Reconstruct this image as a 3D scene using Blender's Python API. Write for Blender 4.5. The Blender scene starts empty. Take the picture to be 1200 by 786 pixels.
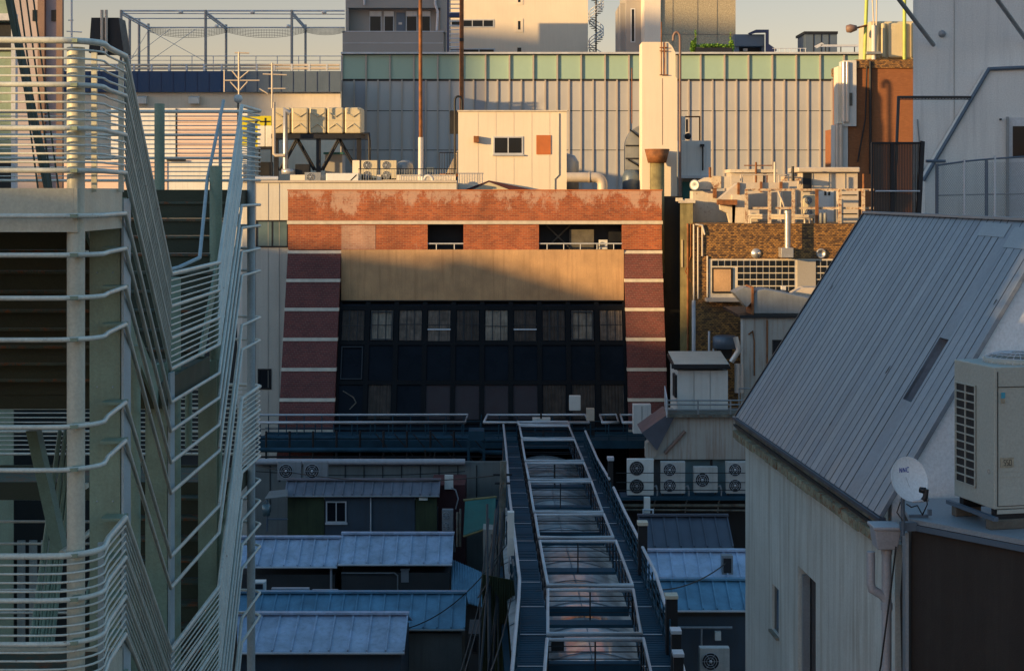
import bpy, math, random
from mathutils import Vector, Matrix
random.seed(7)
C = bpy.context.scene
R = math.radians
H = 21.0          # camera height over the street
F = 2000.0        # focal length in pixels of a 1200 wide picture
HY = 225.0        # horizon line
# ---------------------------------------------------------------- camera, sky, sun
cam = bpy.data.cameras.new('camera'); co = bpy.data.objects.new('camera', cam); C.collection.objects.link(co)
co.location = (0, 0, H); co.rotation_euler = (R(90), 0, 0)
cam.sensor_width = 36; cam.lens = 60; cam.shift_y = -(393 - HY) / 1200; cam.clip_start = .5; cam.clip_end = 6000
C.camera = co
EL = 8.0; AZ = 60.0            # sun: low, behind the camera and to the left
w = bpy.data.worlds.new('World'); C.world = w; w.use_nodes = True
nt = w.node_tree; bg = nt.nodes['Background']
sky = nt.nodes.new('ShaderNodeTexSky'); sky.sky_type = 'NISHITA'; sky.sun_disc = False
sky.sun_elevation = R(EL); sky.sun_rotation = R(240); sky.air_density = 1.0; sky.dust_density = .5; sky.ozone_density = 3.0
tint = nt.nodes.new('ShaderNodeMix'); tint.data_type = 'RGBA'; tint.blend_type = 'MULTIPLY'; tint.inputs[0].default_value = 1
# warm evening haze low over the horizon, clearer bluer air above
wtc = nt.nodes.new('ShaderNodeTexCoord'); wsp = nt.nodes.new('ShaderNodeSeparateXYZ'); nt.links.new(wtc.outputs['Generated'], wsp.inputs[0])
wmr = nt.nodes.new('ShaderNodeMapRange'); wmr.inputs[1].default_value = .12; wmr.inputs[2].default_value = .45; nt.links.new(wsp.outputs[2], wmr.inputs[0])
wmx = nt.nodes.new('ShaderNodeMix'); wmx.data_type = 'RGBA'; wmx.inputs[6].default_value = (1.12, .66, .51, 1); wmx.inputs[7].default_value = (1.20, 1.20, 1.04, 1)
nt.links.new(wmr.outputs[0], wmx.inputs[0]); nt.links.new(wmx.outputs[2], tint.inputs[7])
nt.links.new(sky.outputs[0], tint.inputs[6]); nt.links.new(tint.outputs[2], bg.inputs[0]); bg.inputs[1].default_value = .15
sl = bpy.data.lights.new('sun', 'SUN'); sl.energy = 3.8; sl.angle = R(.6); sl.color = (1, .63, .26)
so = bpy.data.objects.new('sun', sl); C.collection.objects.link(so)
TE = math.tan(R(EL))
so.rotation_euler = Vector((math.sin(R(AZ)), math.cos(R(AZ)), -TE)).to_track_quat('-Z', 'Y').to_euler()
C.view_settings.view_transform = 'Standard'; C.view_settings.look = 'None'
C.view_settings.exposure = .95; C.view_settings.gamma = 1; C.view_settings.use_curve_mapping = False

# ---------------------------------------------------------------- helpers
def P(px, py, Y):
    return Vector(((px - 600) / F * Y, Y, H - (py - HY) / F * Y))
def X(px, Y): return (px - 600) / F * Y
def Z(py, Y): return H - (py - HY) / F * Y
def V(*a): return Vector(a)

class MB:
    def __init__(s): s.v = []; s.f = []; s.sm = []
    def add(s, vs, fs, smooth=False):
        n = len(s.v); s.v += [tuple(p) for p in vs]
        for f in fs: s.f.append([i + n for i in f]); s.sm.append(smooth)
        return s
    def hexa(s, p):   # bottom 4, top 4, both counter clockwise from above
        return s.add(p, [(3, 2, 1, 0), (4, 5, 6, 7), (0, 1, 5, 4), (1, 2, 6, 5), (2, 3, 7, 6), (3, 0, 4, 7)])
    def box(s, x0, x1, y0, y1, z0, z1):
        if x0 > x1: x0, x1 = x1, x0
        if y0 > y1: y0, y1 = y1, y0
        if z0 > z1: z0, z1 = z1, z0
        return s.hexa([(x0, y0, z0), (x1, y0, z0), (x1, y1, z0), (x0, y1, z0), (x0, y0, z1), (x1, y0, z1), (x1, y1, z1), (x0, y1, z1)])
    def pbox(s, px0, px1, py0, py1, Y, d):  # front face measured at depth Y, d metres deep (backwards)
        return s.box(X(px0, Y), X(px1, Y), Y, Y + d, Z(py1, Y), Z(py0, Y))
    def wedge(s, px0, px1, Y, d, z0, z1):   # block whose flanks run back along the line of sight
        a, b, c, e = X(px0, Y), X(px1, Y), X(px1, Y + d), X(px0, Y + d)
        return s.hexa([(a, Y, z0), (b, Y, z0), (c, Y + d, z0), (e, Y + d, z0), (a, Y, z1), (b, Y, z1), (c, Y + d, z1), (e, Y + d, z1)])
    def obox(s, o, ux, uy, uz):   # corner o, three edge vectors
        o, ux, uy, uz = map(Vector, (o, ux, uy, uz))
        return s.hexa([o, o + ux, o + ux + uy, o + uy, o + uz, o + ux + uz, o + ux + uy + uz, o + uy + uz])
    def prism(s, pts, d):         # planar polygon swept along d
        pts = [Vector(p) for p in pts]; d = Vector(d); n = len(pts)
        vs = pts + [p + d for p in pts]
        fs = [tuple(reversed(range(n))), tuple(range(n, 2 * n))] + [(i, (i + 1) % n, n + (i + 1) % n, n + i) for i in range(n)]
        return s.add(vs, fs)
    def quad(s, a, b, c, d): return s.add([a, b, c, d], [(0, 1, 2, 3)])
    def tube(s, pts, r, n=8, smooth=True, caps=True, r2=None):
        pts = [Vector(p) for p in pts]
        m = len(pts); rings = []; prev = None
        for i, p in enumerate(pts):
            if i == 0: t = pts[1] - p
            elif i == m - 1: t = p - pts[i - 1]
            else: t = (pts[i + 1] - p).normalized() + (p - pts[i - 1]).normalized()
            if t.length < 1e-9: t = Vector((0, 0, 1))
            t.normalize()
            if prev is None:
                a = Vector((0, 0, 1)) if abs(t.z) < .9 else Vector((1, 0, 0))
                u = t.cross(a).normalized()
            else:
                u = (prev - t * prev.dot(t))
                u = u.normalized() if u.length > 1e-6 else t.orthogonal().normalized()
            prev = u; v = t.cross(u)
            k = 1.0
            if 0 < i < m - 1:
                cosa = max(.5, (p - pts[i - 1]).normalized().dot(t)); k = 1 / cosa
            rr = r if r2 is None else r + (r2 - r) * i / (m - 1)
            rings.append([p + (u * math.cos(2 * math.pi * j / n) + v * math.sin(2 * math.pi * j / n)) * rr * (k if k < 1.5 else 1.5) for j in range(n)])
        vs = [q for g in rings for q in g]; fs = []
        for i in range(m - 1):
            for j in range(n):
                a = i * n + j; b = i * n + (j + 1) % n
                fs.append((a, b, b + n, a + n))
        s.add(vs, fs, smooth)
        if caps: s.add(rings[0], [tuple(reversed(range(n)))]); s.add(rings[-1], [tuple(range(n))])
        return s
    def lathe(s, c, axis, prof, n=24, smooth=True):   # prof = [(r, h along axis)]
        c = Vector(c); t = Vector(axis).normalized(); u = t.orthogonal().normalized(); v = t.cross(u)
        vs = []
        for r, h in prof:
            for j in range(n):
                a = 2 * math.pi * j / n; vs.append(c + t * h + (u * math.cos(a) + v * math.sin(a)) * r)
        fs = []
        for i in range(len(prof) - 1):
            for j in range(n):
                a = i * n + j; b = i * n + (j + 1) % n; fs.append((a, b, b + n, a + n))
        return s.add(vs, fs, smooth)
    def ring(s, c, axis, rad, r, n=24, k=5):
        c = Vector(c); t = Vector(axis).normalized(); u = t.orthogonal().normalized(); v = t.cross(u)
        pts = [c + (u * math.cos(2 * math.pi * j / n) + v * math.sin(2 * math.pi * j / n)) * rad for j in range(n + 1)]
        return s.tube(pts, r, k, caps=False)
    def make(s, name, mat, loc=(0, 0, 0), parent=None, bevel=0):
        me = bpy.data.meshes.new(name); loc = Vector(loc)
        me.from_pydata([tuple(Vector(p) - loc) for p in s.v], [], s.f)
        me.polygons.foreach_set('use_smooth', s.sm)
        me.materials.append(mat); me.update()
        o = bpy.data.objects.new(name, me); C.collection.objects.link(o)
        if bevel:
            b = o.modifiers.new('bevel', 'BEVEL'); b.width = bevel; b.segments = 2; b.limit_method = 'ANGLE'
        return o

class T:   # a thing: an Empty at its base with mesh parts
    def __init__(s, name, label, cat, loc, group=None):
        s.e = bpy.data.objects.new(name, None); C.collection.objects.link(s.e); s.e.empty_display_size = .3
        s.loc = Vector(loc); s.e.location = s.loc; s.e['label'] = label; s.e['category'] = cat
        if group: s.e['group'] = group
    def part(s, name, mb, mat, label=None, parent=None, bevel=0, kind=None):
        o = mb.make(name, mat, s.loc, bevel=bevel); o.parent = parent or s.e
        if label: o['label'] = label
        if kind: o['kind'] = kind
        return o
def one(name, mb, mat, label, cat, loc, group=None, kind=None, bevel=0):
    o = mb.make(name, mat, loc, bevel=bevel); o.location = loc; o['label'] = label; o['category'] = cat
    if group: o['group'] = group
    if kind: o['kind'] = kind
    return o
def struct(name, mb, mat):
    o = mb.make(name, mat); o['kind'] = 'structure'; o['label'] = name.replace('_', ' ') ; o['category'] = name.replace('_', ' '); return o

# ---------------------------------------------------------------- materials
def nodes(name):
    m = bpy.data.materials.new(name); m.use_nodes = True; t = m.node_tree
    return m, t, t.nodes['Principled BSDF'], t.nodes, t.links
def M(name, col, rough=.6, metal=0, var=.18, scale=1.2, streak=0, dirt=(.05, .04, .03), rust=0, bump=.15, bscale=25, grain=.06, spec=.5):
    m, t, b, N, L = nodes(name)
    tc = N.new('ShaderNodeTexCoord'); co_ = tc.outputs['Object']
    def noise(sc, det=5, vec=None, ro=.6):
        n = N.new('ShaderNodeTexNoise'); n.inputs['Scale'].default_value = sc; n.inputs['Detail'].default_value = det
        n.inputs['Roughness'].default_value = ro; L.new(vec or co_, n.inputs['Vector']); return n.outputs['Fac']
    def rng(v, a, b_, c, d):
        n = N.new('ShaderNodeMapRange'); L.new(v, n.inputs[0])
        for i, q in enumerate((a, b_, c, d)): n.inputs[i + 1].default_value = q
        return n.outputs[0]
    def mix(fac, a, b_):
        n = N.new('ShaderNodeMix'); n.data_type = 'RGBA'
        if hasattr(fac, 'links') or not isinstance(fac, (int, float)): L.new(fac, n.inputs[0])
        else: n.inputs[0].default_value = fac
        for s_, q in ((6, a), (7, b_)):
            if isinstance(q, tuple): n.inputs[s_].default_value = (*q, 1)
            else: L.new(q, n.inputs[s_])
        return n.outputs[2]
    hi = tuple(min(1, c * (1 + var)) for c in col); lo = tuple(c * (1 - var) for c in col)
    c = mix(rng(noise(scale), .3, .7, 0, 1), lo, hi)
    g = noise(bscale * 1.7, 3)
    glo = tuple(1 - grain * 3 for _ in range(3))
    mm = N.new('ShaderNodeMix'); mm.data_type = 'RGBA'; mm.blend_type = 'MULTIPLY'; mm.inputs[0].default_value = 1
    L.new(c, mm.inputs[6]); L.new(mix(rng(g, .3, .7, 0, 1), glo, (1.0, 1.0, 1.0)), mm.inputs[7]); c = mm.outputs[2]
    if streak:
        mp = N.new('ShaderNodeMapping'); mp.inputs['Scale'].default_value = (4, 4, .22); L.new(co_, mp.inputs[0])
        sN = noise(1.3, 6, mp.outputs[0], .7)
        c = mix(rng(sN, .48, .78, 0, streak), c, dirt)
    if rust:
        rn = noise(scale * 3, 8, None, .75)
        c = mix(rng(rn, .66 - rust * .22, .72 - rust * .15, 0, .9), c, (.22, .07, .02))
    L.new(c, b.inputs['Base Color'])
    L.new(rng(noise(scale * 2), .2, .8, max(.02, rough - .12), min(1, rough + .12)), b.inputs['Roughness'])
    b.inputs['Metallic'].default_value = metal; b.inputs['Specular IOR Level'].default_value = spec
    if bump:
        bn = N.new('ShaderNodeBump'); bn.inputs['Strength'].default_value = bump; bn.inputs['Distance'].default_value = .02
        L.new(noise(bscale, 4), bn.inputs['Height']); L.new(bn.outputs[0], b.inputs['Normal'])
    return m
def brickmat(name, c1, c2, mortar, bw, bh, ms=.012, pz=None, rough=.8, patch=None, patch_lo=.62, streak=.3, bias=0):
    m, t, b, N, L = nodes(name)
    tc = N.new('ShaderNodeTexCoord'); sp = N.new('ShaderNodeSeparateXYZ'); L.new(tc.outputs['Object'], sp.inputs[0])
    ad = N.new('ShaderNodeMath'); ad.operation = 'ADD'; L.new(sp.outputs[0], ad.inputs[0]); L.new(sp.outputs[1], ad.inputs[1])
    cb = N.new('ShaderNodeCombineXYZ'); L.new(ad.outputs[0], cb.inputs[0]); L.new(sp.outputs[2], cb.inputs[1])
    br = N.new('ShaderNodeTexBrick'); L.new(cb.outputs[0], br.inputs['Vector'])
    br.inputs['Scale'].default_value = 1; br.inputs['Brick Width'].default_value = bw; br.inputs['Row Height'].default_value = bh
    br.inputs['Mortar Size'].default_value = ms; br.inputs['Color1'].default_value = (*c1, 1); br.inputs['Color2'].default_value = (*c2, 1)
    br.inputs['Mortar'].default_value = (*mortar, 1); br.inputs['Bias'].default_value = bias
    n = N.new('ShaderNodeTexNoise'); n.inputs['Scale'].default_value = .55; n.inputs['Detail'].default_value = 9; n.inputs['Roughness'].default_value = .72
    mp = N.new('ShaderNodeMapping'); mp.inputs['Scale'].default_value = (1, 1, .6); L.new(tc.outputs['Object'], mp.inputs[0]); L.new(mp.outputs[0], n.inputs['Vector'])
    c = br.outputs['Color']
    d = N.new('ShaderNodeMix'); d.data_type = 'RGBA'; d.blend_type = 'MULTIPLY'; d.inputs[0].default_value = 1
    r = N.new('ShaderNodeMapRange'); L.new(n.outputs['Fac'], r.inputs[0]); r.inputs[1].default_value = .3; r.inputs[2].default_value = .7; r.inputs[3].default_value = 1 - streak; r.inputs[4].default_value = 1.1
    L.new(c, d.inputs[6]); L.new(r.outputs[0], d.inputs[7]); c = d.outputs[2]
    if patch:
        p = N.new('ShaderNodeMix'); p.data_type = 'RGBA'; p.inputs[7].default_value = (*patch, 1)
        n2 = N.new('ShaderNodeTexNoise'); n2.inputs['Scale'].default_value = .9; n2.inputs['Detail'].default_value = 12; n2.inputs['Roughness'].default_value = .78
        if pz: mpz = True
        mp2 = N.new('ShaderNodeMapping'); mp2.inputs['Location'].default_value = (3.1, 0, 1.7); L.new(tc.outputs['Object'], mp2.inputs[0]); L.new(mp2.outputs[0], n2.inputs['Vector'])
        nf = n2.outputs['Fac']
        if pz:
            mp2.inputs['Scale'].default_value = (.8, .8, .45)
            zr_ = N.new('ShaderNodeMapRange'); L.new(sp.outputs[2], zr_.inputs[0]); zr_.inputs[1].default_value = pz[0]; zr_.inputs[2].default_value = pz[1]; zr_.inputs[3].default_value = -.13; zr_.inputs[4].default_value = .05
            az = N.new('ShaderNodeMath'); az.operation = 'ADD'; L.new(nf, az.inputs[0]); L.new(zr_.outputs[0], az.inputs[1]); nf = az.outputs[0]
        r2 = N.new('ShaderNodeMapRange'); L.new(nf, r2.inputs[0]); r2.inputs[1].default_value = patch_lo; r2.inputs[2].default_value = patch_lo + .07; r2.inputs[4].default_value = .62
        L.new(c, p.inputs[6]); L.new(r2.outputs[0], p.inputs[0]); c = p.outputs[2]
    L.new(c, b.inputs['Base Color']); b.inputs['Roughness'].default_value = rough
    bn = N.new('ShaderNodeBump'); bn.inputs['Strength'].default_value = .4; bn.inputs['Distance'].default_value = .02; bn.invert = True
    L.new(br.outputs['Fac'], bn.inputs['Height']); L.new(bn.outputs[0], b.inputs['Normal'])
    return m
def glassmat(name, col, rough=.12, spec=.8, var=.3, scale=.6):
    return M(name, col, rough, 0, var, scale, bump=.06, bscale=3, grain=.02, spec=spec)
D = {}
D['white'] = M('white_paint', (.66, .64, .60), .55, var=.06, streak=.35, dirt=(.34, .30, .26))
D['whitewarm'] = M('cream_wall', (.72, .63, .50), .7, var=.07, streak=.4, dirt=(.46, .36, .25))
D['cream'] = M('cream_render', (.82, .72, .57), .8, var=.05, scale=.3, streak=.2, dirt=(.5, .4, .3))
D['stainwhite'] = M('stained_white_wall', (.64, .66, .62), .75, var=.16, scale=.6, streak=.9, dirt=(.25, .21, .15))
D['rustwall'] = M('rust_stained_panel', (.42, .40, .36), .75, var=.1, scale=.8, streak=.9, dirt=(.20, .09, .04))
D['plaster'] = M('rough_white_plaster', (.86, .90, .94), .9, var=.03, scale=2, bump=.15, bscale=18, streak=.15, dirt=(.35, .35, .35))
D['wallgrey'] = M('pale_grey_wall', (.74, .74, .71), .8, var=.08, scale=.5, streak=.5, dirt=(.34, .35, .36))
D['dark'] = M('dark_void', (.012, .012, .014), .7)
D['charcoal'] = M('charcoal_metal', (.018, .02, .024), .5, .3)
D['blacksteel'] = M('black_steel', (.022, .023, .027), .5, .4)
D['steelblue'] = M('painted_deck_steel', (.024, .065, .098), .75, 0, var=.3, scale=.8, spec=.15)
D['rail'] = M('galvanised_rail', (.55, .58, .62), .4, .1, var=.15)
D['stair'] = M('pale_green_stair_paint', (.24, .33, .25), .5, 0, var=.16, scale=2, streak=.5, dirt=(.15, .16, .11), bump=.2)
D['stairwarm'] = M('cream_column_paint', (.56, .56, .46), .45, var=.1, scale=3, streak=.35, dirt=(.30, .28, .18))
D['stairrail'] = M('stair_rail_paint', (.64, .67, .60), .4, 0, var=.14, scale=4, rust=.22, bump=.1)
D['stairblue'] = M('blue_grey_stair_rail', (.38, .47, .50), .45, 0, var=.12, scale=3)
D['tread'] = M('rusty_stair_plate', (.075, .10, .075), .6, .2, var=.3, scale=2, rust=.7, bump=.5, bscale=60)
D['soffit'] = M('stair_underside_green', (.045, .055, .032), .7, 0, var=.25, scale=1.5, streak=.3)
D['concrete'] = M('weathered_concrete', (.24, .22, .18), .9, var=.3, scale=2, streak=.7, dirt=(.08, .085, .04), bump=.5)
D['mossy'] = M('mossy_concrete', (.26, .22, .10), .9, var=.35, scale=1.5, streak=.8, dirt=(.08, .07, .02), bump=.4)
D['rust'] = M('rusty_metal', (.25, .10, .035), .75, .2, var=.5, scale=3, bump=.3)
D['rustyellow'] = M('rusty_cream_steel', (.62, .50, .34), .7, 0, var=.15, scale=2, rust=.85, bump=.2)
D['rustcream'] = M('stained_cream_metal', (.66, .58, .45), .6, 0, var=.12, scale=1.5, rust=.35, streak=.4, dirt=(.35, .22, .12))
D['tan'] = M('tan_tile_band', (.56, .345, .175), .8, var=.2, scale=.8, streak=.75, dirt=(.30, .17, .08), bump=.4, bscale=12)
D['sidewall'] = M('beige_side_wall', (.66, .63, .55), .8, var=.06, scale=.5, streak=.35, dirt=(.32, .30, .26))
D['bandwhite'] = M('white_course', (.62, .56, .46), .8, var=.15, scale=3)
D['metalwall'] = M('ribbed_metal_panel', (.49, .49, .48), .5, .1, var=.06, scale=.25, streak=.15, dirt=(.4, .36, .33))
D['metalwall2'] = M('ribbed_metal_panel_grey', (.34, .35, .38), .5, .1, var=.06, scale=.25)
D['fin'] = M('facade_fin', (.48, .42, .36), .5, .1, var=.05)
D['greenglass'] = M('green_glass_band', (.33, .48, .39), .35, 0, var=.06, scale=.15, bump=.03, bscale=2, grain=.01)
D['bluepanel'] = M('deep_blue_fascia', (.010, .048, .13), .5, 0, var=.12, scale=.3, streak=.2, dirt=(.02, .05, .10))
D['bluegrey'] = M('slate_blue_panel', (.10, .14, .19), .45, .1, var=.1, scale=.5)
D['greyconc'] = M('grey_apartment_render', (.36, .34, .31), .85, var=.05, scale=.3, streak=.2, dirt=(.28, .26, .24))
D['textured'] = M('pebbled_tower_wall', (.50, .44, .30), .9, var=.12, scale=5, bump=.9, bscale=7, grain=.18)
D['navy'] = M('navy_metal', (.02, .03, .09), .5)
D['lilac'] = M('lilac_panel', (.45, .40, .42), .7, var=.07)
D['brownpost'] = M('brown_trim', (.22, .14, .11), .6)
D['yellow'] = M('yellow_sign_face', (.62, .55, .01), .5, var=.05)
D['black'] = M('black_paint', (.01, .01, .01), .5)
D['pinkwhite'] = M('pale_shutter', (.80, .60, .50), .6, var=.04)
D['acwhite'] = M('air_conditioner_casing', (.74, .74, .70), .45, var=.06, scale=3, streak=.2, dirt=(.38, .36, .3))
D['acgrey'] = M('grey_air_conditioner_casing', (.26, .28, .30), .5, var=.1, scale=3, streak=.3)
D['bigac'] = M('beige_condenser_casing', (.40, .42, .38), .45, var=.04, scale=2, streak=.2, dirt=(.30, .30, .24))
D['ribgrey'] = M('vault_rib', (.24, .27, .30), .5, 0)
D['grille'] = M('dark_grille', (.03, .03, .034), .5, .3)
D['roofgrey'] = M('grey_standing_seam', (.25, .285, .335), .42, .35, var=.16, scale=1.3, streak=.2, dirt=(.10, .11, .13), bump=.12, bscale=9)
D['roofgrey2'] = M('grey_standing_seam_darker', (.235, .27, .32), .45, .25, var=.18, scale=1.6, streak=.25, dirt=(.10, .11, .13), bump=.12, bscale=9)
D['roofgrey3'] = M('grey_standing_seam_paler', (.265, .30, .35), .42, .25, var=.14, scale=1.1, streak=.15, dirt=(.12, .13, .15), bump=.12, bscale=9)
D['roofpale'] = M('pale_grey_flashing', (.30, .34, .38), .45, .3, var=.12)
D['roofblue'] = M('pale_blue_metal_roof', (.40, .49, .63), .42, .0, var=.24, scale=1.4, streak=.5, dirt=(.09, .13, .2))
D['roofblue2'] = M('teal_blue_metal_roof', (.13, .29, .42), .4, .0, var=.28, scale=1.2, streak=.3, dirt=(.04, .08, .12))
D['roofbright'] = M('bright_blue_metal_roof', (.48, .58, .74), .35, .2, var=.2, scale=1.5, dirt=(.1, .14, .2), streak=.3)
D['roofbrown'] = M('brown_grey_metal_roof', (.17, .17, .20), .5, .2, var=.3, scale=1.5, rust=.15)
D['roofdark'] = M('dark_metal_roof', (.09, .10, .13), .45, .25, var=.2, scale=1.5)
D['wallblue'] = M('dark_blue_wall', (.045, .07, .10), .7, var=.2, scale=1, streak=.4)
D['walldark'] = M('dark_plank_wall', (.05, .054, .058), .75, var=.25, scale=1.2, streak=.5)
D['wallgreen'] = M('mossy_green_panel', (.045, .065, .03), .75, var=.3, scale=2, streak=.7, dirt=(.015, .02, .01))
D['wallpanel'] = M('pale_siding', (.17, .19, .19), .7, var=.12, streak=.5, dirt=(.08, .08, .07))
D['teal'] = M('teal_awning_cloth', (.03, .13, .11), .7, var=.2, scale=1)
D['reddark'] = M('dark_red_paint', (.06, .015, .02), .7)
D['brownwall'] = M('dark_brown_cladding', (.026, .020, .017), .8, streak=.4, dirt=(.05, .045, .04), var=.2, scale=3, bump=.2, bscale=60)
D['terracotta'] = M('orange_panel', (.50, .15, .04), .7, var=.12)
D['greenledge'] = M('green_creeper', (.16, .30, .02), .7, var=.5, scale=8)
D['tank'] = M('cream_tank', (.62, .54, .36), .5, var=.08, scale=1, streak=.3, dirt=(.4, .32, .2))
D['lime'] = M('lime_green_steel', (.42, .50, .10), .5)
D['louver'] = M('brown_louver_metal', (.05, .042, .036), .55, .1, var=.15)
D['pipewhite'] = M('grey_plastic_pipe', (.42, .42, .45), .4, var=.08, scale=4, streak=.3, dirt=(.22, .2, .2))
D['gutter'] = M('weathered_gutter', (.15, .145, .12), .8, 0, var=.55, scale=3, rust=.5, bump=.6, streak=.5, dirt=(.05, .055, .03))
D['asphalt'] = M('dark_asphalt', (.05, .05, .05), .9, var=.25, scale=.6)
D['cable'] = M('black_cable', (.012, .012, .012), .6)
D['glassdark'] = glassmat('dark_window_glass', (.012, .016, .022), .15, spec=.3)
D['glassbay'] = glassmat('dusty_window_glass', (.008, .011, .017), .3, spec=.06)
D['glassblue'] = glassmat('blue_grey_window_glass', (.11, .17, .19), .1)
D['curtain'] = M('faded_curtain', (.13, .105, .085), .9, var=.5, scale=2.2, streak=.5, dirt=(.02, .02, .02), bump=.5, bscale=5)
D['reddark2'] = M('wine_red_blind', (.022, .010, .014), .6, var=.2)
D['stain'] = M('duct_galvanised', (.30, .32, .33), .45, .3, var=.12, scale=2, streak=.3)
D['ductlit'] = M('duct_cream', (.60, .52, .42), .5, .1, var=.1, scale=1.5, rust=.15)
D['silver'] = M('silver_flue', (.55, .53, .50), .35, .6, var=.1)
D['timber'] = M('old_timber', (.12, .11, .09), .8, var=.3, scale=3)
D['logo'] = M('blue_logo_print', (.03, .06, .35), .5)
D['dish'] = M('white_dish', (.78, .82, .86), .35, var=.03)
D['cyan'] = M('cyan_sticker', (.05, .35, .5), .5)
D['sticker'] = M('beige_sticker', (.35, .32, .24), .6, var=.3, scale=30)
D['metalwall3'] = M('ribbed_metal_panel_faded', (.54, .53, .51), .5, .1, var=.1, scale=.4, streak=.5, dirt=(.42, .40, .36))
D['curtain2'] = M('pale_dusty_curtain', (.20, .175, .14), .9, var=.4, scale=2, streak=.5, dirt=(.04, .04, .04))
D['curtain3'] = M('dark_dusty_curtain', (.045, .036, .03), .9, var=.5, scale=2.5, streak=.6, dirt=(.01, .01, .01))
D['brickpale'] = brickmat('scuffed_pale_brick', (.50, .28, .19), (.40, .20, .13), (.5, .36, .28), .30, .10, .010, streak=.45)
D['acdim'] = M('dull_air_conditioner_casing', (.50, .50, .48), .5, var=.12, scale=4, streak=.5, dirt=(.22, .21, .18), rust=.12)
D['blackframe'] = M('black_window_frame', (.007, .008, .010), .6, 0, spec=.12, bump=.05)
D['mossblock'] = M('mossy_eave_blocks', (.30, .29, .20), .9, var=.5, scale=4, rust=.75, bump=.6, streak=.7, dirt=(.07, .075, .04))
D['brick'] = brickmat('red_brick', (.50, .125, .04), (.30, .065, .028), (.42, .22, .12), .30, .10, .010, patch=(.56, .40, .30), patch_lo=.49, pz=(19.2, 20.9), streak=.5)
D['brickshade'] = brickmat('shaded_red_brick', (.165, .036, .033), (.11, .025, .026), (.18, .11, .09), .30, .10, .010, patch=(.32, .18, .14), patch_lo=.62)  # red brick darkened to maroon, shade of the piers put into the colour
D['brickorange'] = brickmat('orange_brown_brick', (.30, .115, .04), (.25, .09, .03), (.22, .09, .04), .22, .075, .008, streak=.15)
D['mosaic'] = brickmat('mottled_brown_mosaic', (.50, .25, .06), (.10, .05, .02), (.04, .025, .015), .15, .085, .010, rough=.5, streak=.35)
# ================================================================ GROUND
g = MB().box(-2500, 2500, -2500, 2500, -.3, 0); struct('ground', g, D['asphalt'])
# alley under the arcade, one paved sheet
pave = MB().box(-1.5, 5.5, 30, 88, .004, .05); struct('alley_pavement', pave, D['concrete'])

# ================================================================ blocks added out of view, heights and roofs shaped to throw the evening shadows
def SP(u, s): return (.5 * u + .866 * s, -.866 * u + .5 * s)
def shadow_block(name, label, u0, u1, s, depth, prof, mat):
    """block facing the street scene; prof = roof outline [(u, height above camera)]"""
    x, y = SP((u0 + u1) / 2, s)
    t = T(name, label, 'building', (x, y, 0))
    m = MB(); d = Vector((-.866 * depth, -.5 * depth, 0))
    pts = [Vector((*SP(u0, s), 0))] + [Vector((*SP(u, s), H + h)) for u, h in prof] + [Vector((*SP(u1, s), 0))]
    m.prism(pts, d); t.part('wall', m, mat)
    top = min(h for u, h in prof) + H; n = 0
    k = int((u1 - u0) / 3.2); fl = min(12, int(top / 3.4))
    wm = MB(); nrm = Vector((.866, .5, 0)); uu = Vector((.5, -.866, 0))
    for f in range(fl):
        a = Vector((*SP(u0 + 1, s), f * 3.3 + 1)) + nrm * .003
        wm.obox(a, uu * (u1 - u0 - 2), nrm * .05, (0, 0, 1.5))
    t.part('window_band', wm, D['glassdark'])
shadow_block('tall_shadow_block', 'tall grey block added far to the left, out of view, to cast shadow', -172, -114, -140, 22, [(-172, 50.5), (-150, 51.3), (-140, 49.3), (-114, 48.8)], D['greyconc'])
shadow_block('midrise_shadow_block', 'broad mid-rise block added out of view on the left to cast shadow', -115, -85.5, -92, 16, [(-115, 15.3), (-85.5, 15.3)], D['lilac'])
shadow_block('stepped_shadow_block', 'long low block added out of view on the left, roof stepped to shape its shadow', -86, -26, -70, 16,
    [(-86, 12.6), (-85, 12.7), (-81.3, 11.5), (-79.9, 10.6), (-79.2, 9.3), (-73, 9.2), (-70.8, 11.9), (-26, 11.9)], D['greyconc'])
shadow_block('narrow_shadow_block', 'narrow concrete block added close by on the left, out of view, to cast shadow', -27.5, -14.4, -45, 12, [(-27.5, 15.5), (-14.4, 15.5)], D['wallgrey'])
shadow_block('low_shadow_block', 'low pale block added behind the viewpoint on the left to cast shadow', -15.5, -3, -32, 10, [(-15.5, 5.1), (-3, 5.1)], D['whitewarm'])

# ================================================================ FAR: metal clad hall with green glass band
def window(t, px0, px1, py0, py1, Y, frame=D['rail'], glass=D['glassdark'], mull=1, fw=.05, name='window', bars=0, label=None):
    m = MB(); x0, x1, z0, z1 = X(px0, Y), X(px1, Y), Z(py1, Y), Z(py0, Y); yf = Y - .04; yb = Y + .02
    m.box(x0, x0 + fw, yf, yb, z0, z1).box(x1 - fw, x1, yf, yb, z0, z1).box(x0 + fw, x1 - fw, yf, yb, z0, z0 + fw).box(x0 + fw, x1 - fw, yf, yb, z1 - fw, z1)
    for i in range(mull):
        xm = x0 + (x1 - x0) * (i + 1) / (mull + 1); m.box(xm - fw * .4, xm + fw * .4, yf + .005, yb, z0 + fw, z1 - fw)
    for i in range(bars):
        zm = z0 + (z1 - z0) * (i + 1) / (bars + 1); m.box(x0 + fw, x1 - fw, yf + .008, yb, zm - fw * .3, zm + fw * .3)
    w = t.part(name, m, frame, label)
    p = MB().box(x0 + fw, x1 - fw, Y - .012, Y - .004, z0 + fw, z1 - fw); t.part('pane', p, glass, parent=w)
    return w

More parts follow.
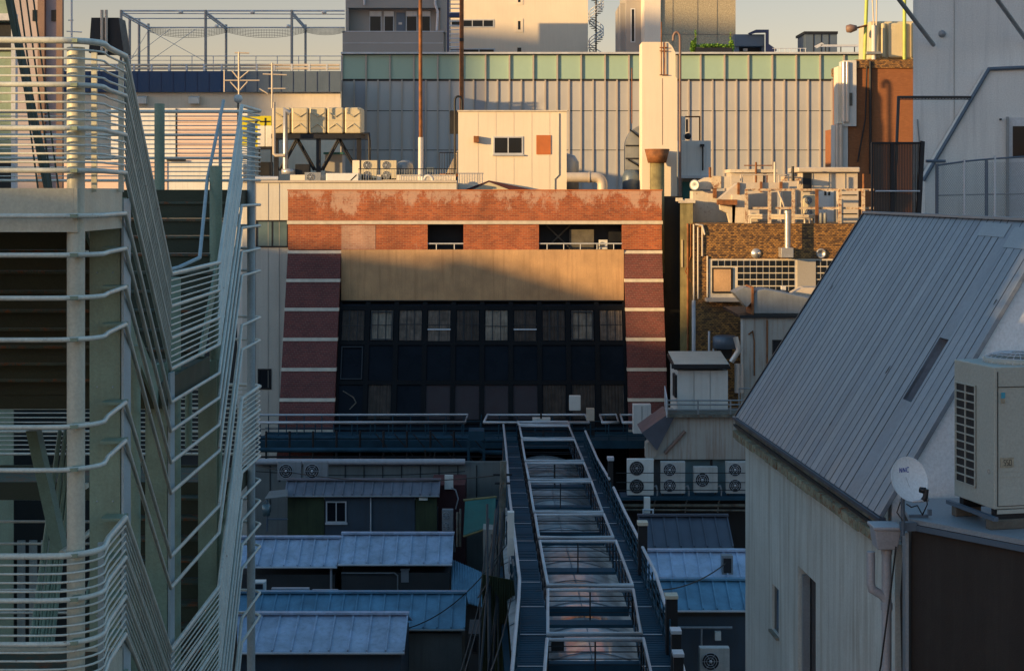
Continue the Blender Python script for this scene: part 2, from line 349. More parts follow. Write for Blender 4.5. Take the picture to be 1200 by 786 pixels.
YH = 130
t = T('metal_clad_hall', 'long hall clad in pale vertical metal fins under a band of green glass panels', 'building', (X(700, YH), YH, 0))
m = MB().box(X(401, YH), X(1075, YH), YH, YH + 30, 0, Z(94, YH)); t.part('wall', m, D['metalwall'])
m = MB().box(X(401, YH), X(1075, YH), YH + .25, YH + 30, Z(93.6, YH), Z(64, YH)); t.part('upper_storey', m, D['charcoal'])
x = 401.0; k = 0
fins = MB(); mul = MB(); alt = MB(); fad = MB()
while x < 1075:
    fins.box(X(x - .9, YH), X(x + .9, YH), YH - .11, YH - .002, Z(250, YH), Z(93.7, YH))
    if x > 560 and (k * 7) % 5 == 2: t.part('faded_panel', MB().box(X(x + 1, YH), X(x + 13, YH), YH - .02, YH - .004, Z(130 if k % 3 else 176, YH), Z(95, YH)), D['metalwall3'])
    if k % 5 in (1,) and x < 560: alt.box(X(x + 1, YH), X(x + 13, YH), YH - .02, YH - .004, Z(250, YH), Z(95, YH))  # scattered panels at the left are a darker grey
    if k % 2 == 0:
        mul.box(X(x - .9, YH), X(x + .9, YH), YH - .10, YH + .245, Z(93.3, YH), Z(64.2, YH))
        pm = MB().box(X(x + 1, YH), X(x + 27, YH), YH + .05, YH + .11, Z(92.6, YH), Z(64.6, YH)); t.part('glass_panel', pm, D['greenglass'])
    x += 14; k += 1
t.part('fin', fins, D['fin'], kind='stuff') if False else t.part('fin_row', fins, D['fin'])
t.part('mullion_row', mul, D['fin']); t.part('grey_panel', alt, D['metalwall2'])
m = MB().box(X(400, YH), X(1076, YH), YH - .36, YH + 30.2, Z(63.8, YH), Z(61.6, YH)); t.part('coping', m, D['rail'])
m = MB()
for py in (130, 176): m.box(X(401.5, YH), X(1075, YH), YH - .02, YH - .006, Z(py + .35, YH), Z(py - .35, YH))
m.box(X(401.5, YH), X(1075, YH), YH - .05, YH - .007, Z(95.2, YH), Z(94.2, YH)); t.part('panel_joint', m, D['charcoal'])

# ---- grey apartment block behind the hall
Y = 165
t = T('apartment_block', 'plain grey apartment block with a recessed row of dark windows above the hall roof', 'building', (X(460, Y), Y, 0))
m = MB().box(X(405, Y), X(522, Y), Y + 1.2, Y + 14, 0, Z(-40, Y)); m.box(X(405, Y), X(522, Y), Y, Y + 1.199, Z(9.5, Y), Z(-40, Y))
m.box(X(405, Y), X(408.5, Y), Y + .01, Y + 1.198, Z(38, Y), Z(9.6, Y)); m.box(X(516, Y), X(522, Y), Y + .01, Y + 1.198, Z(38, Y), Z(9.6, Y))
t.part('wall', m, D['greyconc'])
m = MB().box(X(402, Y), X(519.5, Y), Y - .5, Y + 1.19, Z(61.9, Y), Z(38.2, Y)); t.part('balcony', m, D['greyconc'])
m = MB().box(X(401.5, Y), X(520, Y), Y - .54, Y - .3, Z(38.1, Y), Z(37.2, Y)); m.box(X(402, Y), X(519.5, Y), Y - .53, Y - .503, Z(51.6, Y), Z(50.9, Y)); t.part('balcony_rail', m, D['rail'])
for a, b in ((433, 447), (450, 461.5), (476, 489), (493, 504.5)):
    window(t, a, b, 19, 38, Y + 1.19, mull=0, fw=.06)
m = MB()
for a, b in ((433, 447), (450, 461.5), (476, 489), (493, 504.5)): m.pbox(a, b, 13.5, 18.8, Y + 1.05, .13)
t.part('shutter_box', m, D['wallgrey'])
d = MB().pbox(464.5, 474.5, 15, 38, Y + 1.1, .08); dd = t.part('door', d, D['bluegrey'])
t.part('notice', MB().pbox(467, 471, 26.5, 29, Y + 1.06, .03), D['white'], parent=dd)
m = MB().tube([P(427, -40, Y - .2), P(427, 6, Y - .2)], .12, 6).tube([P(510, -30, Y - .2), P(510, 5, Y - .2), P(513, 14, Y - .2), P(512, 36, Y - .2)], .14, 6); t.part('drain_pipe', m, D['rail'])
# steel stair strip between the two blocks
t = T('service_ladder_stair', 'narrow zigzag of steel landings squeezed between grey and cream blocks', 'staircase', (X(533, 160), 160, 0))
m = MB()
m.box(X(524, 160), X(526, 160), 160, 160.3, 0, Z(-40, 160)); m.box(X(539, 160), X(540.5, 160), 160, 160.3, 0, Z(-40, 160)); t.part('post', m, D['navy'])
m = MB()
for i in range(14): m.box(X(526.5, 160), X(538.5, 160), 160, 160.25, Z(60 - i * 5 + .5, 160), Z(60 - i * 5 - .5, 160))
t.part('rung_row', m, D['rail'])
m = MB().box(X(526.5, 160), X(538.5, 160), 159.8, 160.6, Z(20.5, 160), Z(16, 160)); t.part('landing', m, D['navy'])

# ---- cream tall building with spiral stair
Y = 190
t = T('cream_block', 'tall cream block with few small windows, half in sun and half in shadow', 'building', (X(610, Y), Y, 0))
m = MB().box(X(520, Y), X(689, Y), Y, Y + 14, 0, Z(-60, Y)); t.part('wall', m, D['cream'])
window(t, 528, 579, 23, 32.5, Y - .01, mull=3, fw=.12)
window(t, 524, 580, 57, 63, Y - .01, mull=2, fw=.12)
for a in (22, -10): window(t, 604, 613, a, a + 16, Y - .01, mull=0, fw=.28, frame=D['cream'])
window(t, 604, 613, 54, 64, Y - .01, mull=0, fw=.2, frame=D['cream'])
t = T('spiral_staircase', 'round steel spiral staircase climbing the corner of the cream block', 'staircase', (X(699, 189), 190, 0))
c0 = V(X(699, 189), 190, 0)
t.part('pole', MB().tube([c0 + V(0, 0, 20), c0 + V(0, 0, H + 26)], .09, 8), D['charcoal'])
sm = MB(); rl = MB(); zz0 = Z(64, 189) - 1; n = 0
for turn in range(7):
    for s_ in range(14):
        a = s_ / 14 * 2 * math.pi; a2 = (s_ + 1.05) / 14 * 2 * math.pi; z = zz0 + turn * 3.1 + s_ * 3.1 / 14
        d1 = V(math.cos(a), math.sin(a), 0); d2 = V(math.cos(a2), math.sin(a2), 0)
        sm.prism([c0 + d1 * .1 + V(0, 0, z), c0 + d1 * .8 + V(0, 0, z), c0 + d2 * .8 + V(0, 0, z), c0 + d2 * .1 + V(0, 0, z)], (0, 0, .06))
t.part('step_spiral', sm, D['charcoal'])
for off in (.25, .6, 1.0):
    pts = []
    for i in range(7 * 14 + 1):
        a = i / 14 * 2 * math.pi; pts.append(c0 + V(.82 * math.cos(a), .82 * math.sin(a), zz0 + i * 3.1 / 14 + off))
    t.part('handrail', MB().tube(pts, .05, 5), D['rail'])
m = MB()
for i in range(7 * 7):
    a = i / 7 * 2 * math.pi; q = c0 + V(.82 * math.cos(a), .82 * math.sin(a), zz0 + i * 3.1 / 7); m.tube([q, q + V(0, 0, 1.0)], .03, 4)
t.part('baluster_row', m, D['rail'])

# ---- pebbled tower right
Y = 160
t = T('pebbled_tower', 'tall pebble-finished tower with a pale smooth corner strip, left of the rooftop plants', 'building', (X(810, Y), Y, 0))
t.part('wall', MB().box(X(774, Y), X(862, Y), Y, Y + 13, 0, Z(-70, Y)), D['textured'])
t.part('corner_strip', MB().box(X(755, Y), X(773.9, Y), Y - .25, Y + 12, 0, Z(-70, Y)), D['cream'])
YY = Y + 4
t.part('side_wing', MB().box(X(734, YY), X(758, YY), YY, YY + 10, 0, Z(-60, YY)).box(X(727, YY + 2), X(735, YY + 2), YY + 2, YY + 10, 0, Z(4, YY + 2)), D['greyconc'])
window(t, 739, 744.5, 10, 50, YY - .01, mull=0, fw=.1, glass=D['glassdark'])
m = MB()
for px in (788, 817, 840): m.box(X(px, Y), X(px + .7, Y), Y - .03, Y - .005, Z(62, Y), Z(-60, Y))
m.box(X(774.5, Y), X(861, Y), Y - .03, Y - .006, Z(41, Y), Z(40.3, Y)); t.part('wall_joint', m, D['concrete'])

# rooftop plants on the hall edge
def leaves(mb, c, rx, ry, rz, n, s):
    for i in range(n):
        while True:
            p = V(random.uniform(-1, 1), random.uniform(-1, 1), random.uniform(-1, 1))
            if p.length < 1: break
        q = V(c[0] + p.x * rx, c[1] + p.y * ry, c[2] + p.z * rz)
        a = V(random.gauss(0, 1), random.gauss(0, 1), random.gauss(0, 1)).normalized(); b = a.orthogonal().normalized(); k = s * random.uniform(.6, 1.3)
        mb.quad(q - a * k - b * k * .5, q + a * k - b * k * .5, q + a * k + b * k * .5, q - a * k + b * k * .5)
Y = 133
t = T('rooftop_planter', 'bright green creeper climbing a planter frame on the hall roof edge', 'plant', P(835, 62, Y))
t.part('planter_box', MB().pbox(815, 858, 56, 61, Y, .8), D['charcoal'])
m = MB(); leaves(m, P(836, 54, Y + .4), 1.6, .5, .14, 420, .09); leaves(m, P(812, 55, Y + .4), .22, .4, .5, 220, .09); leaves(m, P(857, 54.5, Y + .4), .22, .4, .5, 220, .09)
leaves(m, P(815, 46, Y + .4), .06, .1, .7, 60, .08); leaves(m, P(856, 47, Y + .4), .06, .1, .6, 60, .08); t.part('foliage', m, D['greenledge'])
m = MB().tube([P(815, 57, Y + .4), P(815, 40, Y + .4)], .03, 5).tube([P(856, 57, Y + .4), P(856, 40, Y + .4)], .03, 5); t.part('stem', m, D['rust'])
Y = 145
t = T('rooftop_machine_room', 'low slate grey machine room on the roof line beside the pebbled tower', 'machine room', P(878, 62, Y))
t.part('wall', MB().pbox(861, 896, 40.5, 54, Y, 4).pbox(861, 866, 54.1, 63, Y + .3, 3.5).pbox(893, 896, 54.1, 63, Y + .3, 3.5), D['bluegrey'])
t.part('louver', MB().pbox(866.2, 892.8, 55, 63, Y + 1.5, 1), D['charcoal'])
t.part('beacon', MB().pbox(871, 876, 57, 60, Y + 1.1, .3), D['acwhite'])
t = T('crane_frame', 'dark navy gantry frame with a pointed hood on the roof line', 'gantry', P(893, 62, Y))
m = MB(); y0 = Y - .6
m.prism([P(877, 39, y0), P(886, 35, y0), P(901, 35, y0), P(901, 38, y0), P(886, 38.5, y0), P(880, 40.4, y0)], (0, .5, 0))
m.prism([P(898, 38.1, y0), P(901, 38.1, y0), P(901, 63, y0), P(898, 63, y0)], (0, .5, 0)); t.part('frame', m, D['navy'])
t.part('hood', MB().prism([P(901.2, 52, y0), P(910, 58, y0), P(910, 60, y0), P(901.2, 63, y0)], (0, .9, 0)), D['navy'])
t = T('rooftop_water_cabin', 'small dark grey ribbed cabin with flat lid on the roof line, right of the gantry', 'cabin', P(962, 62, Y))
m = MB().pbox(944, 981, 40, 63, Y, 4)
t.part('wall', m, D['bluegrey']); t.part('roof', MB().pbox(942.5, 982, 37, 39.9, Y - .2, 4.4), D['charcoal'])
m = MB()
for px in (953, 962, 971): m.pbox(px, px + .8, 40.5, 63, Y - .05, .045)
t.part('rib', m, D['charcoal'])
t = T('rooftop_pipe_bench', 'low horizontal steel pipe rack on the hall roof under the flood lamp', 'pipe rack', P(985, 60, 131))
m = MB().pbox(962, 1006, 52.5, 55, 131, .4).prism([P(955, 54, 131), P(963, 50, 131), P(966, 52, 131), P(958, 56.5, 131)], (0, .4, 0)); t.part('beam', m, D['rail'])
m = MB()
for px in (967, 985, 1001): m.pbox(px, px + 1, 55.1, 62, 131.1, .1)
t.part('post', m, D['charcoal'])
t = T('roof_edge_railing', 'thin steel railing along the far roof edge right of the gantry', 'railing', P(925, 62, 140))
m = MB().tube([P(905, 57, 140), P(945, 57, 140)], .03, 5)
t.part('top_rail', m, D['rail'])
for px in range(908, 945, 6): t.part('post', MB().tube([P(px, 57, 140), P(px, 62.5, 140)], .025, 4), D['rail'])

# ================================================================ blue fascia building (left)
Y = 122
t = T('blue_fascia_building', 'wide white building with a deep blue fascia band below its roof', 'building', (X(240, Y), Y, 0))
t.part('wall', MB().wedge(40, 399, Y, 7.5, 0, Z(108.5, Y)), D['whitewarm'])
t.part('fascia', MB().wedge(40, 265, Y - .4, 7.9, Z(108.4, Y), Z(84, Y)), D['bluepanel'])
t.part('fascia', MB().wedge(265.02, 399.5, Y - .4, 7.9, Z(108.4, Y), Z(84, Y)), D['bluegrey'], label='greyer stretch of the fascia, reflection put into its colour')  # greyer colour paints a reflection on this stretch
m = MB()
for i in range(26):
    px = 50 + i * 14; m.box(X(px, Y), X(px + .5, Y), Y - .43, Y - .402, Z(108, Y), Z(84.5, Y))
t.part('fascia_joint', m, D['navy'])
m = MB()
for py in (76.5, 80.5): m.tube([P(60, py, Y - .2), P(398, py, Y - .2)], .10, 6)
t.part('roof_pipe', m, D['ductlit'])
m = MB()
for i in range(16):
    px = 75 + i * 20.5; m.box(X(px, Y), X(px + 2, Y), Y - .3, Y - .1, Z(84, Y), Z(75.5, Y))
t.part('pipe_bracket', m, D['rail'])
for a, b in ((162, 173), (222.5, 234.5)):
    t.part('vent_hood', MB().prism([P(a, 112.5, Y), P(a, 121.5, Y), P(a, 122, Y) + V(0, -.5, 0), P(a, 115, Y) + V(0, -.6, 0)], (X(b, Y) - X(a, Y), 0, 0)), D['acwhite'])
# net frame on its roof
Y2 = 128
t = T('golf_net_frame', 'steel frame carrying a sagging net on the roof above the blue fascia', 'net frame', (X(260, Y2), Y2, Z(84, Y2)))
for px, top, y in ((142, 12, Y2), (241, 12, Y2), (342, 12, Y2), (152, 19, Y2 + 6), (163, 23, Y2 + 10), (174, 28, Y2 + 14), (265, 29, Y2 + 14), (358, 29, Y2 + 14)):
    t.part('post', MB().tube([P(px, 84, y), P(px, top, y)], .11, 6), D['stain'])
def bm(a, b, r=.07, name='beam'):
    t.part(name, MB().tube([a, b], r, 6), D['rail'])
bm(P(142, 13, Y2), P(404, 13, Y2)); bm(P(142, 16, Y2), P(404, 17, Y2), .04)
bm(P(150, 22, Y2 + 6), P(404, 22, Y2 + 6), .05); bm(P(176, 32.5, Y2 + 14), P(404, 32.5, Y2 + 14), .06)
for a, b in ((142, 176), (241, 266), (342, 359)):
    bm(P(a, 14, Y2), P(b, 33, Y2 + 14), .08); bm(P(a, 17, Y2), P(b, 36, Y2 + 14), .05)
    tr = MB(); A0, A1, B0_, B1_ = P(a, 14, Y2), P(b, 33, Y2 + 14), P(a, 17, Y2), P(b, 36, Y2 + 14)
    for i in range(9):
        f0, f1 = i / 9, (i + 1) / 9; tr.tube([A0.lerp(A1, f0), B0_.lerp(B1_, f1)], .03, 4).tube([B0_.lerp(B1_, f0), A0.lerp(A1, f0)], .03, 4)
    t.part('truss_web', tr, D['rail'])
for k in range(6):
    px = 170 + k * 42
    t.part('float_lamp', MB().lathe(P(px, 14.5 if k % 2 else 31, Y2 + (0 if k % 2 else 14)), (0, 0, 1), [(0, -.16), (.17, -.1), (.17, .1), (0, .16)], 10), D['acwhite'])
m = MB()   # net: real strands, hanging in scallops
for s0, s1 in ((176, 266), (266, 359), (359, 404)):
    for j in range(6):
        pts = []
        for i in range(13):
            f = i / 12; sag = (8 + j * .0) * (4 * f * (1 - f)) * (.8 if s1 < 404 else .4); pts.append(P(s0 + (s1 - s0) * f, 33.5 + j * .9 + sag * (j + 1) / 6 * 1.0, Y2 + 13))
        m.tube(pts, .018, 3, caps=False)
    for i in range(31):
        f = i / 30; sag = 8 * (4 * f * (1 - f)) * (.8 if s1 < 404 else .4)
        q = s0 + (s1 - s0) * f; m.tube([P(q, 33.5 + sag / 6, Y2 + 13), P(q, 38 + sag, Y2 + 13)], .012, 3, caps=False)
t.part('net', m, D['charcoal'])
for a, b in ((150, 200), (175, 230), (188, 240), (152, 175)):
    t.part('guy_wire', MB().tube([P(a, 72, Y2 + 5), P(b, 34, Y2 + 5)] if a != 188 else [P(240, 72, Y2 + 5), P(170, 33, Y2 + 5)], .02, 4), D['rail'])
m = MB().tube([P(145, 66, Y2), P(402, 66, Y2)], .03, 5).tube([P(145, 71, Y2), P(402, 71, Y2)], .02, 5); t.part('safety_rail', m, D['rail'])
m = MB()
for i in range(11): m.tube([P(150 + i * 25, 65.5, Y2), P(150 + i * 25, 84, Y2)], .03, 4)
t.part('safety_post', m, D['rail'])

# shutters and pale sheds in front
Y = 112
t = T('shutter_shed', 'shed with a big pale sunlit roller shutter behind the fire stairs', 'shed', (X(235, Y), Y, 0))
t.part('wall', MB().wedge(130, 290, Y, 6, 0, Z(127, Y)), D['wallgrey'])
m = MB()
for i in range(16):
    z = Z(190, Y) + i * (Z(128, Y) - Z(190, Y)) / 16; m.box(X(208, Y), X(278, Y), Y - .10, Y - .004, z, z + .18)
t.part('shutter', m, D['pinkwhite'])
t.part('shutter_frame', MB().box(X(206, Y), X(207.8, Y), Y - .12, Y - .003, Z(190, Y), Z(127.5, Y)), D['black'])
Y = 108
t = T('low_store', 'low store with bright lower wall panels left of the roller shutter', 'store', (X(180, Y), Y, 0))
t.part('wall', MB().wedge(60, 285, Y, 3.5, 0, Z(188, Y)), D['wallgrey'])
t.part('wall_panel', MB().box(X(62, Y), X(196, Y), Y - .06, Y - .004, 1, Z(189, Y)), D['pinkwhite'])
t.part('roof_edge', MB().box(X(196, Y), X(218, Y), Y - .2, Y - .004, Z(188.8, Y), Z(186.6, Y)), D['charcoal'])
# dark chimney stack on the left skyline
Y = 126
t = T('tapered_dark_chimney', 'short dark tapering stack with pale pipes, above the stair landing', 'chimney', P(124, 60, Y))
a, b, c, d = P(104, 62, Y), P(145, 62, Y), P(139, 21, Y), P(107, 21, Y)
t.part('stack', MB().hexa([a, b, b + V(0, 2.4, 0), a + V(0, 2.4, 0), d, c, c + V(0, 2.2, 0), d + V(0, 2.2, 0)]), D['charcoal'])
for px in (119.5, 124.5): t.part('pipe', MB().tube([P(px, 62, Y - .25), P(px, 17, Y - .25), P(px, 12, Y - .25)], .12, 8), D['ductlit'])
t = T('radio_mast', 'thin skyline mast with small crossbars above the stair landing', 'mast', P(84, 84, 120))
t.part('pole', MB().tube([P(84, 84, 120), P(84, -30, 120)], .07, 6), D['rail'])
t.part('crossbar', MB().tube([P(78, 37, 120), P(96, 38, 120)], .04, 5), D['rail']); t.part('crossbar', MB().tube([P(80, 24, 120), P(86, 24, 120)], .04, 5), D['rail'])

# ================================================================ roof scape between brick building and hall
YR = 101
t = T('white_side_building', 'plain white panelled building left of the brick facade', 'building', (X(320, 98.5), 98.5, 0))
Yw = 99.0
t.part('wall', MB().box(X(284, Yw), X(535, Yw), Yw, Yw + 14, 0, Z(214, Yw)), D['sidewall'])
t.part('parapet', MB().box(X(283, Yw), X(535.5, Yw), Yw - .12, Yw + .4, Z(214, Yw) + .002, Z(211.6, Yw)), D['ductlit'])
window(t, 300, 338, 258, 290, Yw - .005, mull=1, fw=.09, frame=D['charcoal'], glass=D['glassblue'])
window(t, 302, 318, 432, 456, Yw - .005, mull=0, fw=.09, frame=D['charcoal'])
m = MB()
for px in (299, 314, 327): m.box(X(px, Yw), X(px + .5, Yw), Yw - .02, Yw - .004, 0, Z(215, Yw))
t.part('panel_joint', m, D['greyconc'])
t.part('upstand', MB().pbox(340, 534, 205, 211.4, Yw + 3, .3), D['cream'])

# penthouse
Yp = 101.5
t = T('white_penthouse', 'white boxy rooftop penthouse with small window and orange panel above the brick wall', 'penthouse', P(600, 223, Yp))
t.part('wall', MB().pbox(537, 664, 131, 228, Yp, 6), D['cream'])
t.part('parapet_cap', MB().pbox(536, 665, 129.3, 130.9, Yp - .08, 6.2), D['bandwhite'])
window(t, 578, 613, 160, 181, Yp - .005, mull=1, fw=.08, frame=D['rail'], glass=D['glassdark'])
t.part('window_sill', MB().pbox(577, 614, 181.2, 182.6, Yp - .14, .135), D['rail']); t.part('conduit', MB().tube([P(655, 133, Yp - .04), P(655, 205, Yp - .04), P(650, 210, Yp - .04), P(650, 222, Yp - .04)], .03, 5), D['stain'])
t.part('panel', MB().pbox(628.5, 645.5, 158.5, 181, Yp - .05, .046), D['terracotta'])
lp = t.part('wall_lamp', MB().pbox(555, 561, 159.5, 167, Yp - .42, .41), D['rust'])
m = MB()
for i in range(5): m.pbox(560 + i * 21, 560.25 + i * 21, 132, 222, Yp - .012, .008)
t.part('siding_joint', m, D['bandwhite'])
# gabled roof in front of the penthouse
Yg = 100.2
t = T('gabled_roof_light', 'small yellow gable with dark red verge poking over the brick parapet', 'roof', P(573, 224, Yg))
t.part('gable', MB().prism([P(543, 228, Yg), P(573, 213.5, Yg), P(612, 228, Yg)], (0, 1.0, 0)), D['tank'])
m = MB().prism([P(535, 226, Yg), P(573, 211.5, Yg), P(573, 213.3, Yg), P(538, 227.5, Yg)], (0, 1.2, 0)); m.prism([P(573.05, 211.5, Yg), P(645, 227, Yg), P(612, 227.5, Yg), P(573.05, 213.4, Yg)], (0, 1.2, 0)); t.part('verge', m, D['reddark'])
# poles
t = T('flagpole', 'tall thin pole, rust red above and white below, left of the penthouse', 'pole', P(493, 222, 102))
t.part('lower_mast', MB().tube([P(493, 226, 102), P(493, 161, 102)], .15, 8), D['white']); t.part('upper_mast', MB().tube([P(493, 161, 102), P(492.6, -40, 102)], .11, 8), D['rust'])
t = T('lightning_rod', 'tall rusty orange rod rising from the penthouse corner', 'pole', P(541, 131, 103.5))
t.part('mast', MB().tube([P(541, 131, 103.5), P(541, -40, 103.5)], .13, 8), D['rust']); t.part('bracket', MB().pbox(538.5, 543.5, 45, 48.5, 103.35, .3), D['blacksteel'])
for px, py, lab in ((499, 205, 'white bent vent pipe beside the foot of the white and red pole'),):
    m = MB().tube([P(px - 4, 226, 100), P(px - 4, 207, 100)], .09, 7)
    m.tube([P(px + 3 + 5 * math.cos(a), 211 - 5 * math.sin(a), 100) for a in [i * math.pi / 6 for i in range(6, -1, -1)]] + [P(px + 8, 226, 100)], .09, 7); one('vent_pipe', m, D['white'], lab, 'pipe', P(px, 226, 100))
m = MB().tube([P(533, 212, 103), P(533, 119, 103)] + [P(537 - 4 * math.cos(a), 118 - 5 * math.sin(a), 103) for a in [i * math.pi / 6 for i in range(0, 7)]] + [P(541, 131, 103)], .07, 6); one('roof_access_rail', m, D['blacksteel'], 'black curved pipe rail hooked over the penthouse roof edge', 'pipe', P(533, 212, 103))
one('wall_louver', MB().pbox(527, 537, 130, 157, 106, .3), D['charcoal'], 'tall dark louver panel just left of the penthouse', 'louver', P(532, 157, 106))

def ac(label, px0, px1, py0, py1, Y, fans=2, mat=None, group=None, depth=.34, side=.62):
    mat = mat or D['acwhite']
    t = T('air_conditioner', label, 'air conditioner', P((px0 + px1) / 2, py1, Y), group)
    m = MB().pbox(px0, px1, py0, py1, Y, depth); t.part('casing', m, mat, bevel=.012)
    w = X(px1, Y) - X(px0, Y); h = Z(py0, Y) - Z(py1, Y); fx = X(px0, Y) + w * side * .58
    r = min(w * .29, h / fans * .40)
    for i in range(fans):
        cz = Z(py1, Y) + h * (i + .5) / fans
        g_ = MB().lathe(V(fx, Y - .005, cz), (0, -1, 0), [(0, 0), (r, 0), (r, .012), (0, .012)], 24, False); q = t.part('fan_well', g_, D['grille'])
        g2 = MB()
        for k in (.45, .72, 1.0): g2.ring(V(fx, Y - .03, cz), (0, -1, 0), r * k, .009, 22, 4)
        for k in range(6):
            a = k * math.pi / 3; g2.tube([V(fx, Y - .03, cz), V(fx + r * math.cos(a), Y - .03, cz + r * math.sin(a))], .007, 4)
        g2.lathe(V(fx, Y - .02, cz), (0, -1, 0), [(0, .03), (r * .2, .025), (r * .2, 0)], 12); t.part('fan_guard', g2, D['acgrey'] if mat == D['acwhite'] else D['rail'], parent=q)
    p = MB().box(fx + r * 1.25, X(px1, Y) - .03, Y - .012, Y - .002, Z(py1, Y) + h * .08, Z(py1, Y) + h * .45); t.part('side_panel', p, mat)
    f = MB().box(X(px0, Y) + .05, X(px0, Y) + .13, Y + .02, Y + depth - .02, Z(py1, Y) - .08, Z(py1, Y) - .002).box(X(px1, Y) - .13, X(px1, Y) - .05, Y + .02, Y + depth - .02, Z(py1, Y) - .08, Z(py1, Y) - .002)
    t.part('foot', f, D['blacksteel']); return t
ac('sunlit twin-fan air conditioner left of its pair, above the brick parapet', 423.5, 442, 188, 211, 102, 2, D['tank'], 'sunlit roof air conditioners')
ac('sunlit twin-fan air conditioner right of its pair, above the brick parapet', 446, 464.5, 188, 211, 102, 2, D['tank'], 'sunlit roof air conditioners')
one('ac_backboard', MB().pbox(413, 421, 188, 211, 102.3, .5), D['cream'], 'plain cream cabinet left of the twin-fan air conditioners', 'cabinet', P(417, 211, 102.3))
t = T('roof_duct_drum', 'squat grey rounded tank right of the twin-fan air conditioners', 'tank', P(474, 212, 102.3))
t.part('drum', MB().lathe(P(474.5, 213, 103), (0, 0, 1), [(0, 0), (.5, 0), (.5, 1.0), (.42, 1.15), (.2, 1.28), (0, 1.3)], 20), D['stain'])
t = T('plant_stand', 'low rusty yellow steel stand under the twin-fan air conditioners', 'stand', P(445, 222, 101.6))
m = MB()
for px in (425, 440, 448, 462): m.pbox(px, px + 1.2, 213.5, 226, 101.7, .12)
m.pbox(423, 466, 212.8, 214.8, 101.6, 1.0).pbox(428, 462, 219, 220, 101.65, .08); t.part('frame', m, D['rustyellow'])
t = T('roof_guard_rail', 'thin black guard rail with fine bars along the sunlit roof edge', 'railing', P(480, 222, 100.6))
m = MB().tube([P(420, 198, 100.6), P(535, 198, 100.6)], .025, 5); t.part('top_rail', m, D['blacksteel'])
m = MB()
for i in range(39): m.tube([P(420 + i * 3, 198, 100.6), P(420 + i * 3, 224, 100.6)], .012, 4)
t.part('baluster_row', m, D['stain'])
t.part('stay', MB().tube([P(396, 226, 100.4), P(418, 205, 100.4)], .04, 5), D['blacksteel'])
t = T('steel_platform', 'rusty steel platform with caged rail left of the penthouse', 'platform', P(526, 212, 103.5))
t.part('deck', MB().pbox(515, 536, 203.5, 207, 103, 1.2), D['rust'])
m = MB().tube([P(515, 179, 103), P(536, 179, 103)], .03, 5)
for i in range(8): m.tube([P(515 + i * 3, 179, 103), P(515 + i * 3, 204, 103)], .014, 4)
t.part('cage_rail', m, D['blacksteel'])
t.part('chute', MB().prism([P(523, 203, 103.4), P(536, 176, 103.4), P(536, 203, 103.4)], (0, .6, 0)), D['ductlit'])
t.part('leg', MB().pbox(517, 518.5, 207.1, 224, 103.2, .15).pbox(534, 535.5, 207.1, 224, 103.2, .15), D['blacksteel'])
one('dark_cabinet', MB().pbox(500, 508, 196, 213, 105, .8), D['bluegrey'], 'dark narrow cabinet right of the white and red pole', 'cabinet', P(504, 213, 105))

# water tank rack
Yt = 104
t = T('water_tank_rack', 'row of cream panel water tanks on a black trussed steel rack', 'water tank', P(372, 213, Yt))
for a, b in ((320, 340), (341.5, 361), (362.5, 382), (383.5, 402.5), (404, 423.5)):
    tk = t.part('tank', MB().pbox(a, b, 126, 156.5, Yt, 2.2), D['tank'], bevel=.09)
    m = MB(); cx = X((a + b) / 2, Yt); zc = Z(141, Yt)
    m.tube([V(cx - .38, Yt - .01, zc + .45), V(cx, Yt - .05, zc + .22), V(cx + .38, Yt - .01, zc + .45)], .035, 5).tube([V(cx - .38, Yt - .01, zc - .5), V(cx, Yt - .05, zc - .22), V(cx + .38, Yt - .01, zc - .5)], .035, 5)
    m.box(cx - .46, cx + .46, Yt - .02, Yt - .003, zc - .02, zc + .02); t.part('panel_ridge', m, D['tank'], parent=tk)
t.part('platform', MB().pbox(318, 428, 157, 162.5, Yt - .3, 3), D['blacksteel'])
for px in (321, 370.5, 418):
    t.part('leg', MB().pbox(px, px + 5, 162.6, 214, Yt - .1, .3), D['blacksteel'])
for a, b in ((347, 327), (347, 368), (396, 376), (396, 417)):
    t.part('brace', MB().tube([P(a, 163, Yt), P(b, 200, Yt)], .07, 5).tube([P(a + 2.5, 163, Yt + .4), P(b + 2.5, 200, Yt + .4)], .06, 5), D['blacksteel'])
t.part('ladder_pipe', MB().tube([P(424, 157, Yt - .4), P(432, 157, Yt - .4), P(433, 165, Yt - .4), P(433, 200, Yt - .4)], .09, 6), D['blacksteel'])
t = T('flue_pipe', 'silver flue with a bent top and drum foot standing in front of the tanks', 'flue', P(335, 205, Yt - 1))
t.part('pipe', MB().tube([P(340, 133, Yt - 1), P(334.5, 130, Yt - 1), P(334.5, 200, Yt - 1)], .17, 10), D['silver'])
t.part('drum', MB().lathe(P(338, 204, Yt - 1), (0, 0, 1), [(0, 0), (.42, 0), (.42, .3), (0, .34)], 18), D['silver'])
one('vent_riser', MB().tube([P(321, 120, Yt - 1.3), P(321, 180, Yt - 1.3), P(323, 182, Yt - 1.3), P(334, 182, Yt - 1.3)], .10, 7), D['ductlit'], 'cream bent riser pipe at the left end of the tanks', 'pipe', P(321, 182, Yt - 1.3))
one('roof_cabinet', MB().pbox(382, 420, 203, 213.5, 101.2, 1.2), D['acwhite'], 'long low white cabinet under the water tanks', 'cabinet', P(400, 213, 101.2), bevel=.03)
ac('small grey single-fan air conditioner under the water tanks', 357, 376, 202, 213, 101.3, 1, D['acgrey'])
t = T('roof_hut', 'little beige hut with a green roof edge behind the tank rack', 'hut', P(390, 213, 108))
